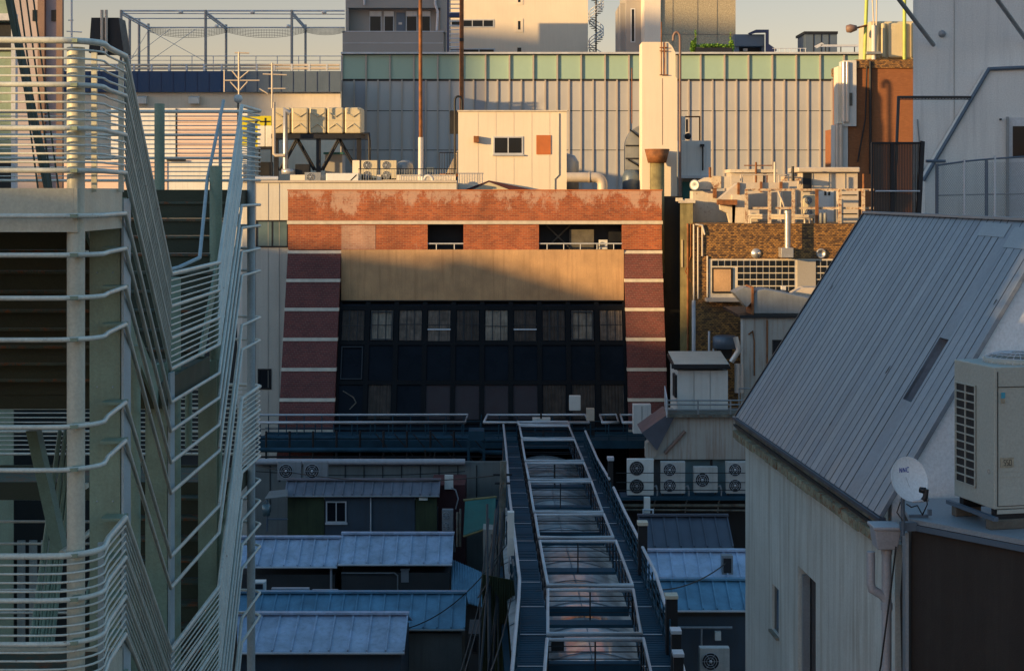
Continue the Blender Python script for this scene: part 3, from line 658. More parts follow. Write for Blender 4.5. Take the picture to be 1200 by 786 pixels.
t.part('wall', MB().pbox(381, 401, 181, 214, 108, 2), D['greyconc']); t.part('roof', MB().pbox(379, 402, 178.5, 180.9, 107.8, 2.4), D['teal'])
one('roof_exhaust_box', MB().pbox(346, 362, 192.5, 205, 103, .9), D['blacksteel'], 'black exhaust box right of the silver flue foot', 'box', P(354, 205, 103))
# yellow sign and cabinets
Ys = 107
t = T('yellow_sign', 'bright yellow sign with black katakana letters behind the stair rails', 'sign', P(300, 172, Ys))
t.part('board', MB().pbox(283, 318, 136, 172, Ys, .15), D['yellow'])
def stroke(pts, w=1.6):
    mm = MB()
    for (a, b), (c, d) in zip(pts[:-1], pts[1:]):
        dx, dy = c - a, d - b; L_ = math.hypot(dx, dy); nx, ny = -dy / L_ * w / 2, dx / L_ * w / 2
        q = [P(a + nx, b + ny, Ys - .03), P(c + nx, d + ny, Ys - .03), P(c - nx, d - ny, Ys - .03), P(a - nx, b - ny, Ys - .03)]
        mm.prism(q, (0, .026, 0))
    return mm
let = MB()
for st in ([(290, 142), (301, 142)], [(301, 142), (296.5, 148)], [(294, 145.8), (299, 151.5)]):
    s_ = stroke(st); let.add(s_.v, s_.f[:])
t.part('letter', let, D['black'])
let = MB()
for st in ([(304.5, 142.6), (316.5, 142.6)], [(310.8, 138.2), (310.8, 146.5), (306, 154)]):
    s_ = stroke(st); let.add(s_.v, s_.f[:])
t.part('letter', let, D['black'])
let = MB()
for st in ([(291, 158), (301, 158)], [(301, 155.5), (297.5, 168)]):
    s_ = stroke(st); let.add(s_.v, s_.f[:])
t.part('letter', let, D['black'])
for a, b, lab in ((302, 310.6, 'pale upright cabinet, left of the two in front of the yellow sign'), (311.2, 319, 'pale upright cabinet, right of the two in front of the yellow sign')):
    one('equipment_cabinet', MB().pbox(a, b, 147.5, 172, 105.5, .8), D['acwhite'], lab, 'cabinet', P((a + b) / 2, 172, 105.5), 'cabinets before the yellow sign', bevel=.03)
t = T('cabinet_rack', 'dark steel rack holding the pale cabinets below the yellow sign', 'rack', P(305, 213, 105.3))
m = MB().pbox(297, 320, 172.2, 175, 105.2, 1.4)
for px in (303, 317): m.pbox(px, px + 1.5, 175.1, 213, 105.3, .15)
t.part('frame', m, D['blacksteel']); t.part('box', MB().pbox(305, 318, 190, 206, 105.8, .8), D['black'])
one('roof_pipe_run', MB().tube([P(292, 209, 100.5), P(326, 209, 100.5)], .12, 8), D['rail'], 'short grey pipe lying along the white roof edge', 'pipe', P(310, 211, 100.5))
# antennas
def antenna(label, px, top, foot, Y, bars):
    t = T('tv_antenna', label, 'antenna', P(px, foot, Y)); t.part('mast', MB().tube([P(px, foot, Y), P(px, top, Y)], .06, 6), D['ductlit'])
    for a, b in bars: t.part('crossbar', MB().tube([P(*a, Y), P(*b, Y)], .045, 5), D['ductlit'])
antenna('television antenna with Y shaped braces above the stair rails', 280, 61, 113, 100, [((262, 94.5), (304, 94.5)), ((270, 96), (280, 107)), ((290, 96), (280, 107)), ((272, 83), (280, 93)), ((292, 83), (280, 93)), ((275, 62), (292, 62.5)), ((263, 83), (263, 108))])
antenna('slim rusty television antenna in front of the cream tanks', 319, 74, 127, 102, [((304, 104), (314, 110)), ((314, 104), (337, 104)), ((316, 76), (330, 76)), ((308, 87), (336, 88))])
t = T('roof_lantern_ball', 'pale round globe lamp on the stair top beside the antenna', 'lamp', P(279, 126, 60))
t.part('globe', MB().lathe(P(279, 116, 60), (0, 0, 1), [(0, -.16), (.12, -.11), (.16, 0), (.12, .11), (0, .16)], 16), D['acwhite']); t.part('stem', MB().tube([P(279, 121, 60), P(279, 300, 60)], .03, 6), D['blacksteel'])

# ducts right of the penthouse
Yd = 100.5
t = T('elbow_duct', 'fat cream elbow duct right of the penthouse', 'duct', P(690, 223, Yd))
pts = [P(664, 208, Yd), P(698, 208, Yd)] + [P(698 + 8 * math.sin(a), 216 - 8 * math.cos(a), Yd) for a in [i * math.pi / 12 for i in range(1, 7)]] + [P(706, 228, Yd)]
t.part('duct', MB().tube(pts, .30, 14), D['ductlit']); t.part('flange', MB().tube([P(690, 208, Yd), P(691, 208, Yd)], .34, 14), D['ductlit'])
one('round_vent', MB().lathe(P(664, 196, 103), (0, 0, 1), [(.0, -1.6), (.75, -1.6), (.75, .3), (.5, .7), (0, .85)], 18), D['stain'], 'grey domed vent half hidden behind the penthouse', 'vent', P(664, 226, 103))
t = T('curved_intake_duct', 'big grey shell-shaped intake duct left of the cream stack', 'duct', P(742, 223, 103))
pts = [P(757, 146, 103)] + [P(757 - 24 * math.sin(a), 172 - 26 * math.cos(a), 103) for a in [i * math.pi / 14 for i in range(1, 8)]] + [P(733, 226, 103), P(757, 226, 103)]
t.part('hood', MB().prism(pts, (0, 1.3, 0)), D['stain'])
m = MB()
for py in (170, 185, 199): m.pbox(733, 754, py, py + 1.6, 102.93, .066)
m.tube([P(736, 187, 102.9), P(754, 198, 102.9)], .05, 5).tube([P(738, 152, 102.9), P(752, 163, 102.9)], .05, 5); m.pbox(749.5, 754.5, 164, 212, 102.75, .2); t.part('brace', m, D['blacksteel'])
t.part('base_drum', MB().lathe(P(740, 226, 102.6), (0, 0, 1), [(0, 0), (.55, 0), (.55, 1.0), (.4, 1.35), (0, 1.4)], 16), D['bluegrey'])
# cream stack column
Yc = 100
t = T('cream_stack', 'tall cream rectangular chimney tower rising in front of the ribbed hall', 'chimney', (X(774, Yc), Yc, 0))
t.part('shaft', MB().prism([V(X(752.5, Yc), Yc, 3), V(X(793.5, Yc), Yc, 3), P(793.5, 92, Yc), P(791.5, 90, Yc), P(791.5, 62, Yc), P(788, 55, Yc), P(783, 49.5, Yc), P(752.5, 49.5, Yc)], (0, 2.2, 0)), D['cream'])
t.part('roof_hook', MB().tube([P(797, 238, Yc - .12), P(797, 50, Yc - .12)] + [P(793 + 4 * math.cos(a), 45 - 7 * math.sin(a), Yc - .12) for a in [i * math.pi / 8 for i in range(0, 9)]] + [P(789, 48, Yc - .12)], .075, 8), D['brownpost'], label='long dark drain pipe with hooked top')
m = MB().tube([P(775, 26, Yc - .1), P(775, 88, Yc - .1)], .035, 5).tube([P(779, 50, Yc - .1), P(779, 88, Yc - .1)], .035, 5)
for py in (56, 60, 88): m.tube([P(773, py, Yc - .1), P(783, py, Yc - .1)], .03, 5)
t.part('rusty_rod', m, D['rust'])
t.part('seam', MB().pbox(776, 776.5, 92, 170, Yc - .012, .009), D['rust'])
t = T('rusty_funnel', 'rust brown tapered funnel on a dark round stem before the cream stack', 'funnel', P(770, 226, 99))
t.part('cone', MB().lathe(P(770, 191, 99), (0, 0, 1), [(0, 0), (.53, 0), (.73, .80), (.69, .80), (.5, .1)], 24), D['rust'])
t.part('stem', MB().lathe(P(770, 320, 99), (0, 0, 1), [(0, 0), (.42, 0), (.42, 6.4), (0, 6.4)], 20), D['mossy'])
t = T('grey_plant_room', 'blue grey panelled plant room right of the cream stack', 'plant room', P(815, 226, 103))
t.part('wall', MB().pbox(795, 833, 165, 207, 103, 5), D['wallgrey']); t.part('base', MB().pbox(796, 833, 207.2, 245, 103.6, 4.4), D['greyconc'])
t.part('doorway', MB().pbox(800, 812, 213, 240, 103.4, .18), D['teal']); t.part('sill', MB().pbox(795, 833.5, 206, 209, 102.7, .28), D['rail'])
t.part('wall_lamp', MB().pbox(821, 825.5, 169, 172, 102.5, .45).tube([P(823.5, 172, 102.8), P(823.5, 200, 102.8)], .05, 6), D['blacksteel'])
one('wind_screen', MB().pbox(797, 803, 136.5, 164.5, 103.4, .6), D['wallgrey'], 'grey upright panel standing on the blue grey plant room', 'panel', P(800, 164, 103.4))
t = T('pipe_gantry', 'thin rusty pipe frame with a valve on the plant room roof', 'pipe frame', P(812, 165, 103.6))
t.part('pipe', MB().tube([P(803, 137, 103.6), P(820, 137, 103.6), P(820, 165, 103.6)], .05, 6), D['rust'])
t.part('valve', MB().lathe(P(806, 160, 103.4), (0, -1, 0), [(0, 0), (.2, 0), (.2, .15), (0, .2)], 12).tube([P(805, 155, 103.4), P(805, 140, 103.4)], .07, 6), D['blacksteel'])
one('thin_rust_rod', MB().tube([P(740.5, 145, 103), P(740.5, 80, 103)], .035, 5), D['rust'], 'thin rusty rod above the shell-shaped duct', 'rod', P(740.5, 145, 103))

# brick chimney block on the right with tank
Yb = 108
t = T('orange_brick_block', 'sunlit orange brown brick block with white trunking on its left edge', 'building', (X(1035, Yb), Yb, 0))
t.part('wall', MB().box(X(1004, Yb), X(1125, Yb), Yb, Yb + 8, 0, Z(71, Yb)).box(X(994, Yb), X(1003.95, Yb), Yb + .01, Yb + 7.9, 0, Z(148, Yb)), D['brickorange'])
t.part('parapet', MB().pbox(1003, 1126, 70, 80, Yb - .12, 8.3), D['mosaic'])
t.part('trunking', MB().pbox(989, 1003.6, 71, 148, Yb - .25, 1.6), D['white'])
m = MB().tube([P(989, 73, Yb - .3), P(989, 143, Yb - .3)], .16, 8).tube([P(993, 73, Yb - .3), P(993, 143, Yb - .3)], .14, 8); m.tube([P(981, 146, Yb - .3), P(981, 200, Yb - .3)], .14, 8).tube([P(985, 146, Yb - .3), P(985, 200, Yb - .3)], .14, 8); t.part('pipe', m, D['silver'])
t.part('lower_trunking', MB().pbox(979, 993.6, 146, 212, Yb - .1, 1.5), D['white']); t.part('side_panel', MB().pbox(982, 988, 78, 145, Yb + .2, 1.4), D['cream'])
t.part('vent_grille', MB().pbox(992.5, 999, 109, 124, Yb - .31, .055), D['timber'])
m = MB().tube([P(1020, 72, Yb - .2), P(1020, 204, Yb - .2)], .09, 6).tube([P(1016, 78, Yb - .2), P(1014, 140, Yb - .2), P(1005, 190, Yb - .2)], .05, 5); t.part('hanging_cable', m, D['charcoal'])
t = T('cream_roof_tank', 'tall cream rooftop tank with rounded ribs above the orange brick block', 'tank', P(1048, 70, Yb + 1))
t.part('body', MB().pbox(1019, 1125, 25, 69.8, Yb + 1, 3.5), D['tank'], bevel=.12)
for a, b in ((1025, 1030), (1033, 1038), (1041, 1062), (1068, 1074)):
    t.part('rib', MB().pbox(a, b, 27, 68, Yb + .75, .5), D['tank'], bevel=.1)
for px in (1013, 1060):
    one('lime_post', MB().tube([P(px + (4 if px < 1020 else 0), -40, Yb + .4), P(px, 75, Yb + .4)], .12, 7), D['lime'], 'lime green steel post %s the cream roof tank' % ('left of' if px < 1020 else 'in front of'), 'post', P(px, 75, Yb + .4))
t = T('flood_lamp', 'dark red brown flood lamp on an arm left of the roof tank', 'lamp', P(1000, 32, Yb))
t.part('head', MB().lathe(P(1004, 33, Yb), (-1, 0, -.1), [(0, -.05), (.16, 0), (.28, .4), (.22, .65), (0, .7)], 14), D['brownpost']); t.part('arm', MB().tube([P(1004, 33, Yb), P(1016, 30, Yb + .3)], .07, 6), D['rust'])
t = T('white_flue', 'white vertical flue with a flat cap tray on the orange brick block', 'flue', P(1024, 72, Yb + .2))
t.part('pipe', MB().tube([P(1024, 70, Yb + .2), P(1024, 30, Yb + .2)], .15, 8), D['white']); t.part('tray', MB().pbox(1016, 1033, 60.5, 63.5, Yb - .1, .8), D['stain'])
t.part('guy', MB().tube([P(1024, 32, Yb + .2), P(1021, -30, Yb + .2)], .05, 5).tube([P(1027, 32, Yb + .2), P(1028, -30, Yb + .2)], .05, 5), D['ductlit'])
# ================================================================ BRICK BUILDING
YB = 97.0; ZT = Z(292.5, YB); SL = .42
xl, xr = X(337, YB), X(776, YB); xi, xj = X(400, YB), X(731, YB)
def yb(z, off=0): return (YB if z >= ZT else YB - SL * (ZT - z)) - off
t = T('brick_facade_building', 'red brick building with pale courses and a slanted wall of dark windows', 'building', ((xl + xr) / 2, YB, 0))
def slab(x0, x1, z0, z1, off, th, mb):   # slab following the battered plane
    mb.hexa([(x0, yb(z0, off), z0), (x1, yb(z0, off), z0), (x1, yb(z0, off) + th, z0), (x0, yb(z0, off) + th, z0),
             (x0, yb(z1, off), z1), (x1, yb(z1, off), z1), (x1, yb(z1, off) + th, z1), (x0, yb(z1, off) + th, z1)])
zp = lambda py: Z(py, YB)
def zs(py):   # height on the battered plane seen at row py (plane: Y = YB - SL*(ZT-z))
    k = (py - HY) / F; return (H - k * (YB - SL * ZT)) / (1 + k * SL)
bands = [zp(261)] + [zs(p) for p in (295.3, 328.6, 362.5, 397.5, 432.8, 468.4)]
bands += [bands[-1] - 1.62 * i for i in range(1, 5)]
top = zp(223.5)
m = MB().box(xl + .02, xr - .02, YB + .01, YB + .34, zp(258.6), top); t.part('parapet', m, D['brick'])
th = .1
# row between course 1 and tan band with openings
zo0, zo1 = zp(292.5), zp(263.3)
for a, b in ((xl + .02, X(501, YB)), (X(543, YB), X(631.5, YB)), (X(729, YB), xr - .02)): t.part('upper_wall', MB().box(a, b, YB + .01, YB + .34, zo0, zo1), D['brick'])
patchm = MB().box(X(400, YB), X(440, YB), YB - .004, YB + .008, zo0 + .02, zo1 - .04); t.part('worn_patch', patchm, D['brickpale'], label='pale worn patch of brick')
# courses
m = MB()
m.box(xl - .03, xr + .03, YB - .05, YB + .3, zp(262.7), zp(258.8)); 
t.part('course', m, D['bandwhite'])
m = MB(); m.box(xl - .02, xr + .02, YB - .03, YB + .31, zp(223.5) + .002, zp(222.2)); t.part('coping', m, D['terracotta'])
for (a, b, nm) in ((xl, xi, 'left'), (xj, xr, 'right')):
    pil = MB(); slab(a + .02, b - .02, 0, (zo0 if 1 else 0) - .002, 0, .5, pil) if False else None
    zs_ = [zo0 + (.002 if nm == 'right' else 0)] + bands[1:] + [0]
    z_hi = zo0 - .003
    for zb in bands[1:] + [-.2]:
        z_lo = max(0.0, zb + .09)
        if z_hi - z_lo > .05:
            slab(a + .02, b - .02, z_lo, z_hi, 0, .5, pil)
        z_hi = zb - .09
        if z_hi < 0: break
    t.part('pilaster', pil, D['brickshade'])
    for zb in bands[1:]:
        if zb > .2: cm = MB(); slab(a, b, zb - .088, zb + .088, .035, .5, cm); t.part('course', cm, D['bandwhite'])
# side cheeks
m = MB().prism([(xl + .03, YB + .4, top - .1), (xl + .03, YB + .4, 0), (xl + .03, yb(0) + .5, 0), (xl + .03, YB + .35, ZT)][::-1], (.3, 0, 0)); m.prism([(xr - .33, YB + .4, top - .1), (xr - .33, YB + .4, 0), (xr - .33, yb(0) + .5, 0), (xr - .33, YB + .35, ZT)][::-1], (.3, 0, 0))
t.part('side_wall', m, D['brickshade'])
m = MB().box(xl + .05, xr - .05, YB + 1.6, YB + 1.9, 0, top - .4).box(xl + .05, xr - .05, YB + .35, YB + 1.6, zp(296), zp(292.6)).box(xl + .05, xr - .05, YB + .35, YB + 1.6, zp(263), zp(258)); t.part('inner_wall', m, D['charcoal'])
# tan band
zt0 = zp(351.5); m = MB().box(xi + .01, xj - .01, YB - .15, YB + .3, zt0, zo0 - .001); t.part('tan_band', m, D['tan'])
m = MB().box(xi - .0, xj + .0, YB - .17, YB + .3, zt0 - .06, zt0 - .002); t.part('drip_edge', m, D['charcoal'])
# opening rails
m = MB()
for a, b in ((501, 543), (631.5, 729)):
    m.tube([P(a, 285.5, YB + .1), P(b, 285.5, YB + .1)], .045, 6)
    n_ = 2 if b - a < 60 else 5
    for i in range(n_): q = a + (b - a) * (i + .5) / n_; m.tube([P(q, 285.5, YB + .1), P(q, 292.4, YB + .1)], .03, 5)
t.part('opening_rail', m, D['rail'])
m = MB().box(X(668, YB), X(697, YB), YB + 1.1, YB + 1.25, zo0, zo1 - .3).tube([P(640, 264, YB + 1), P(668, 291, YB + 1)], .05, 5).tube([P(668, 264, YB + 1), P(640, 291, YB + 1)], .05, 5); t.part('inner_panel', m, D['timber'])
ac('small outdoor unit inside the wide opening of the brick parapet', 702, 712, 281, 292, YB + .8, 1, D['acwhite'])
# slanted window wall
rows = [zt0 - .07, zs(361.5), zs(402.5), zs(449), zs(495), 3.0]
nb = 10; bw = (xj - xi) / nb
fr = MB()
for i in range(nb + 1):
    x = xi + bw * i; slab(x - .13 + (.13 if i == 0 else 0), x + .13 - (.13 if i == nb else 0), 0, rows[0], -.35, .16, fr)
for z in rows[1:5]: 
    for i in range(nb): slab(xi + bw * i + .131, xi + bw * (i + 1) - .131, z - .11, z + .11, -.35, .16, fr)
t.part('mullion_grid', fr, D['blackframe'])
for r in range(5):
    for i in range(nb):
        z1, z0 = rows[r] - .11, rows[r + 1] + .11
        x0, x1 = xi + bw * i + .135, xi + bw * (i + 1) - .135
        g = MB(); slab(x0, x1, z0, z1, -.45, .03, g)
        mat = D['glassbay']
        lab = None
        if r == 3 and i in (3, 4, 5, 6): mat = D['reddark2']; lab = 'wine dark window pane'
        gl = t.part('window', g, mat, lab)
        if r in (0, 1) or (r == 3 and i in (1, 7, 8, 9)):
            cm = MB(); zz1 = z1 if r else z1 - .05; n = 22
            # pleated curtain close behind/over the pane, real folds
            vs = []; fs = []; lo = z0 + (random.choice([0, .0, .25, .5]) if r == 1 and i in (3, 6) else .03)
            for k in range(n + 1):
                xx = x0 + .05 + (x1 - x0 - .1) * k / n; of = -.44 + .012 * math.sin(k * 1.9 + i) + random.uniform(-.01, .01)
                vs += [(xx, yb(lo, of + .03), lo), (xx, yb(zz1, of + .03), zz1 - .02)]
            for k in range(n): fs.append((2 * k, 2 * k + 2, 2 * k + 3, 2 * k + 1))
            cm.add(vs, fs); t.part('curtain', cm, D[random.choice(['curtain', 'curtain', 'curtain2', 'curtain3']) if r < 3 else 'curtain3'], parent=gl)
            if r == 1:
                bb = MB(); zm = (z0 + z1) / 2 + random.uniform(-.08, .08)
                for q in range(1, 3 if i not in (3, 6) else 2):
                    xx = x0 + (x1 - x0) * q / (3 if i not in (3, 6) else 2); slab(xx - .022, xx + .022, z0, z1, -.38, .03, bb)
                slab(x0, x1, zm - .018, zm + .018, -.375, .02, bb); t.part('glazing_bar', bb, D['rail'] if i in (3, 6) and 0 else D['charcoal'], parent=gl)
    
m = MB()
for i in (3, 6):
    zm = zs(386.5); slab(xi + bw * i + .16, xi + bw * (i + 1) - .16, zm - .03, zm + .03, -.34, .03, m)
t.part('bright_bar', m, D['rail'])
for i, r in ((1, 1), (8, 1), (0, 2)):
    z1, z0 = rows[r] - .17, rows[r + 1] + .17; x0, x1 = xi + bw * i + .2, xi + bw * (i + 1) - .2; m = MB()
    slab(x0, x0 + .06, z0, z1, -.30, .05, m); slab(x1 - .06, x1, z0, z1, -.30, .05, m); slab(x0 + .061, x1 - .061, z0, z0 + .06, -.30, .05, m); slab(x0 + .061, x1 - .061, z1 - .06, z1, -.30, .05, m); t.part('sash_frame', m, D['charcoal'])
m = MB(); m.tube([V(xi + .4, yb(zs(458)) + .1, zs(458)), V(xi + 1.0, yb(zs(466)) + .1, zs(466)), V(xi + 1.15, yb(zs(472)) + .1, zs(472)), V(xi + .8, yb(zs(478)) + .1, zs(480))], .03, 6); t.part('loose_cable', m, D['timber'])
# dark gap side wall between brick and mosaic
Yk = 93
t = T('mossy_party_wall', 'narrow moss stained concrete wall between the brick facade and the mosaic building', 'wall', (X(797, 88), 88, 0))
t.part('wall', MB().wedge(797, 812, 88, 10.5, 0, Z(238, 88)), D['mossy'])
t.part('conduit', MB().tube([P(806, 262, 87.9), P(806, 432, 87.9)], .06, 6).tube([P(809.5, 262, 87.9), P(809.5, 300, 87.9), P(803, 318, 87.9), P(810, 330, 87.9)], .03, 5), D['rust'])
t.part('slot', MB().box(X(798.5, 88), X(800, 88), 87.95, 87.996, Z(313, 88), Z(281, 88)), D['tank'])
t.part('coping_stones', MB().wedge(795, 815, 87.9, 10.5, Z(238, 88) + .002, Z(235, 88)), D['rustcream'])
one('gap_shade_sheet', MB().box(X(776, 99), X(799, 99), 99, 99.4, 0, Z(230, 99)), D['black'], 'black sheet painting the shade in the gap right of the brick facade', 'wall', (X(788, 96), 99, 0))  # black sheet stands in for the shade between the buildings

# ================================================================ MOSAIC BUILDING
Ym = 86
t = T('mosaic_building', 'brown mottled mosaic building with a strip of glass blocks', 'building', (X(900, Ym), Ym, 0))
t.part('wall', MB().wedge(811.5, 1050, Ym, 8, 0, Z(262, Ym)), D['mosaic'])
gb = MB(); gbb = MB(); gx0, gx1, gy0, gy1 = 833, 934, 305, 343
m = MB().pbox(831, 1010, 303.5, 354, Ym - .03, .028); t.part('glass_block_surround', m, D['bandwhite'])
px = 834.5
while px < 1000:
    if not (934 < px + 7 < 958):
        for k in range(5):
            if px < 858 and k > 0: continue
            (gb if px < 945 else gbb).pbox(px, px + 6.3, 305.3 + k * 7.6, 311.6 + k * 7.6, Ym - .05, .018)
    px += 7.5
t.part('glass_block_row', gb, D['glassdark']); t.part('glass_block_row', gbb, D['glassdark'])
gb2 = MB().pbox(934.5, 956, 305, 342, Ym - .08, .046); t.part('blank_panel', gb2, D['greyconc'])
dd = t.part('door_frame', MB().pbox(834.5, 858.8, 313.5, 343.5, Ym - .10, .065), D['black']); t.part('door', MB().pbox(836.5, 856.5, 315.5, 341.5, Ym - .125, .022), D['tan'], parent=dd)
t.part('ledge', MB().pbox(828, 870, 350, 353.5, Ym - .9, .86), D['greyconc'])
t.part('round_vent', MB().lathe(P(886, 297, Ym - .01), (0, -1, 0), [(0, .12), (.24, .06), (.26, 0)], 18), D['silver']); t.part('round_vent', MB().lathe(P(962, 297, Ym - .01), (0, -1, 0), [(0, .02), (.16, .02), (.2, .14), (.25, .1), (.25, 0)], 18), D['silver'])
m = MB()
for px, a, b in ((813, 263, 352), (818, 266, 350), (823, 263, 300), (829, 300, 348)): m.tube([P(px, a, Ym - .08), P(px, b, Ym - .08)], .045, 6)
m.tube([P(815, 263, Ym - .1), P(823, 264, Ym - .1), P(826, 275, Ym - .1)], .05, 6); t.part('conduit', m, D['rustcream'])
t = T('silver_roof_flue', 'thin silver flue on a square box standing off the mosaic wall', 'flue', P(923, 302, Ym - .8))
t.part('pipe', MB().tube([P(923, 292, Ym - .65), P(923, 250, Ym - .65)], .15, 12).tube([P(923, 250, Ym - .65), P(923, 247, Ym - .65)], .19, 12), D['silver']); t.part('box', MB().pbox(915.5, 930, 290.5, 302, Ym - .95, .9), D['silver'], bevel=.02)
# --- its roof plant
Yr = 87
def thing_box(name, label, cat, px0, px1, py0, py1, Y, d, mat, bevel=.0, extra=None):
    t = T(name, label, cat, P((px0 + px1) / 2, py1, Y)); t.part('casing', MB().pbox(px0, px1, py0, py1, Y, d), mat, bevel=bevel)
    if extra: extra(t)
    return t
t = T('rusty_pipe_railing', 'rust streaked cream pipe railing along the mosaic roof edge', 'railing', P(930, 262, Ym + .3))
for a, b in ((222.5, 874), (244, 874)):
    t.part('rail', MB().pbox(b, 1025, a - 1.3, a + 1.3, Ym + .3, .12), D['rustyellow'])
for px in (875, 902, 930, 957.5, 984.5, 1012):
    t.part('post', MB().pbox(px - 1.8, px + 1.8, 222, 262.5, Ym + .16, .13), D['rustyellow'] if px != 957.5 else D['rust'])
def lid(t): 
    t.part('lid', MB().pbox(935, 1008, 196, 202, 91.7, 3.4), D['ductlit'], bevel=.06)
    m = MB()
    for px in (952, 971, 990): m.pbox(px, px + .7, 203, 261, 91.96, .036)
    t.part('panel_joint', m, D['greyconc'])
t_ = thing_box('cooling_tower', 'big cream cooling tower with overhanging lid on the mosaic roof', 'cooling tower', 940, 1005, 202.2, 262, 92, 2.8, D['ductlit'], extra=lid)
m = MB().pbox(941, 951, 203, 225, 91.98, .018)
t_.part('louver', m, D['charcoal'])
def lid2(t):
    t.part('lid', MB().pbox(856, 911, 198.5, 202.3, 92.8, 2.6), D['rustcream']); t.part('pipe', MB().tube([P(886, 215, 92.7), P(886, 190, 92.7)], .06, 6).tube([P(872, 194, 92.7), P(905, 194, 92.7)], .03, 5), D['rust'])
    t.part('slot', MB().pbox(894.5, 896, 206, 216, 92.98, .015), D['charcoal'])
thing_box('cream_plant_box', 'cream metal plant box with thin pipes on its lid, left of the cooling tower', 'plant box', 857, 911, 202.5, 262, 93, 2.2, D['ductlit'], extra=lid2)
t = T('rusty_fan_duct', 'rusty cream snail shaped fan housing at the left end of the mosaic roof', 'fan housing', P(835, 240, 90))
t.part('shell', MB().prism([P(818, 222, 90), P(820, 212, 90), P(828, 208, 90), P(845, 206.5, 90), P(856, 207, 90), P(856, 220, 90), P(834, 222, 90)], (0, 1.3, 0)), D['rustcream'])
t.part('shell', MB().pbox(834, 845, 206.4, 220.5, 89.9, 1.2), D['rustyellow'], label='rusted middle band of the fan housing')
t.part('intake', MB().lathe(P(815, 217, 89.7), (-.6, -1, 0), [(0, 0), (.27, 0), (.3, .1), (.22, .12), (0, .05)], 16), D['stain'])
t.part('plinth', MB().pbox(812, 862, 224, 262, 90.1, 1.5), D['rustcream']); t.part('bracket', MB().pbox(836, 840, 221, 232, 89.8, .28), D['rust'])
t = T('angled_cream_duct', 'cream duct sloping up to the right behind the rusty railing', 'duct', P(865, 262, 88))
t.part('duct', MB().prism([P(843, 233, 88.3), P(864, 215, 88.3), P(870, 214, 88.3), P(925, 214, 88.3), P(925, 224, 88.3), P(869, 228, 88.3), P(869, 240, 88.3)], (0, 1.0, 0)), D['ductlit'])
t.part('flange', MB().pbox(864.5, 867, 214, 228, 88.1, .19).pbox(891, 893.5, 213, 225, 88.1, .19).pbox(914, 917, 213, 225, 88.1, .19), D['rust'])
t.part('leg_duct', MB().pbox(858, 874, 228.5, 262, 88.0, .9).prism([P(843, 235, 88.0), P(862, 241, 88.0), P(861, 262, 88.0), P(856, 262, 88.0), P(853, 250, 88.0), P(845, 246, 88.0)], (0, .7, 0)), D['rustcream'])
thing_box('white_panel_cabinet', 'white panelled cabinet with three dark slots behind the right end of the railing', 'cabinet', 985, 1006, 224, 262, 88.5, 1.2, D['ductlit'], extra=lambda t: t.part('slot', MB().pbox(986.5, 1004, 228, 229.3, 88.47, .025).pbox(986.5, 1004, 243, 244.3, 88.47, .025).pbox(986.5, 1004, 250, 251.3, 88.47, .025), D['charcoal']))
thing_box('cream_cube_unit', 'small cream box unit in the shade under the cooling tower lid', 'cabinet', 959, 977, 222, 262, 91, .9, D['wallgrey'], extra=lambda t: t.part('vent', MB().pbox(966, 968.5, 224.5, 229, 90.97, .025).pbox(970.5, 973, 224.5, 229, 90.97, .025), D['black']))
thing_box('tall_cream_case', 'narrow upright cream case near the middle of the rusty railing', 'cabinet', 918, 934, 212, 262, 90, .9, D['ductlit'])
thing_box('low_cream_case', 'low cream case with a rust stained top between plant box and cooling tower', 'cabinet', 920, 939, 207, 211.8, 91, 1.4, D['rustyellow'])
t = T('leaning_pipes', 'pair of cream pipes leaning behind the rusty railing', 'pipe', P(916, 258, 88)); t.part('pipe', MB().tube([P(912, 224, 87.6), P(921, 246, 87.6)], .06, 6), D['ductlit']); t.part('pipe', MB().tube([P(916, 224, 87.7), P(914, 256, 87.7)], .05, 6), D['ductlit'])
t = T('rusty_red_valve_box', 'small red rusted box below the sloping cream duct', 'box', P(850, 243, 87.8)); t.part('casing', MB().pbox(841, 864, 234, 240, 87.5, .45), D['rust']); 
one('roof_edge_clutter', MB().pbox(793, 800, 232, 236, 89, .6).pbox(803, 812, 233, 236, 89, .5), D['rustcream'], 'pair of small cream blocks on top of the mossy wall', 'blocks', P(800, 238, 89))

t = T('second_pipe_railing', 'thin cream pipe railing farther back on the mosaic roof', 'railing', P(900, 230, 91))
t.part('rail', MB().tube([P(868, 205, 90.5), P(925, 205, 90.5)], .035, 5).tube([P(868, 212, 90.4), P(868, 205, 90.5)], .03, 5), D['ductlit'])
for px in (870, 884, 899, 913, 924): t.part('post', MB().tube([P(px, 205, 90.5), P(px, 226, 90.5)], .03, 5), D['rust' if px == 899 else 'ductlit'])
ac('cream twin-fan air conditioner behind the rusty railing, left of the slotted cabinet', 942, 957, 228, 256, 87.6, 2, D['tank'])
ac('small cream air conditioner low behind the rusty railing under the sloping duct', 878, 890, 246, 260, 87.3, 1, D['ductlit'])
for px, a, b, lab, mm_ in ((1012, 204, 262, 'rusty upright pipe at the right end of the mosaic roof', 'rust'), (908, 190, 214, 'short cream vent stub above the second pipe railing', 'ductlit'), (929, 195, 212, 'thin dark mast between the plant box and the cooling tower', 'charcoal'), (832, 196, 208, 'short rusty stub pipe above the snail shaped fan housing', 'rust')):
    one('vent_stub', MB().tube([P(px, b, 90), P(px, a, 90)], .07, 7), D[mm_], lab, 'pipe', P(px, b, 90))
t = T('roof_pipe_manifold', 'low run of bent cream pipes along the parapet behind the rusty railing', 'pipes', P(900, 260, 86.9))
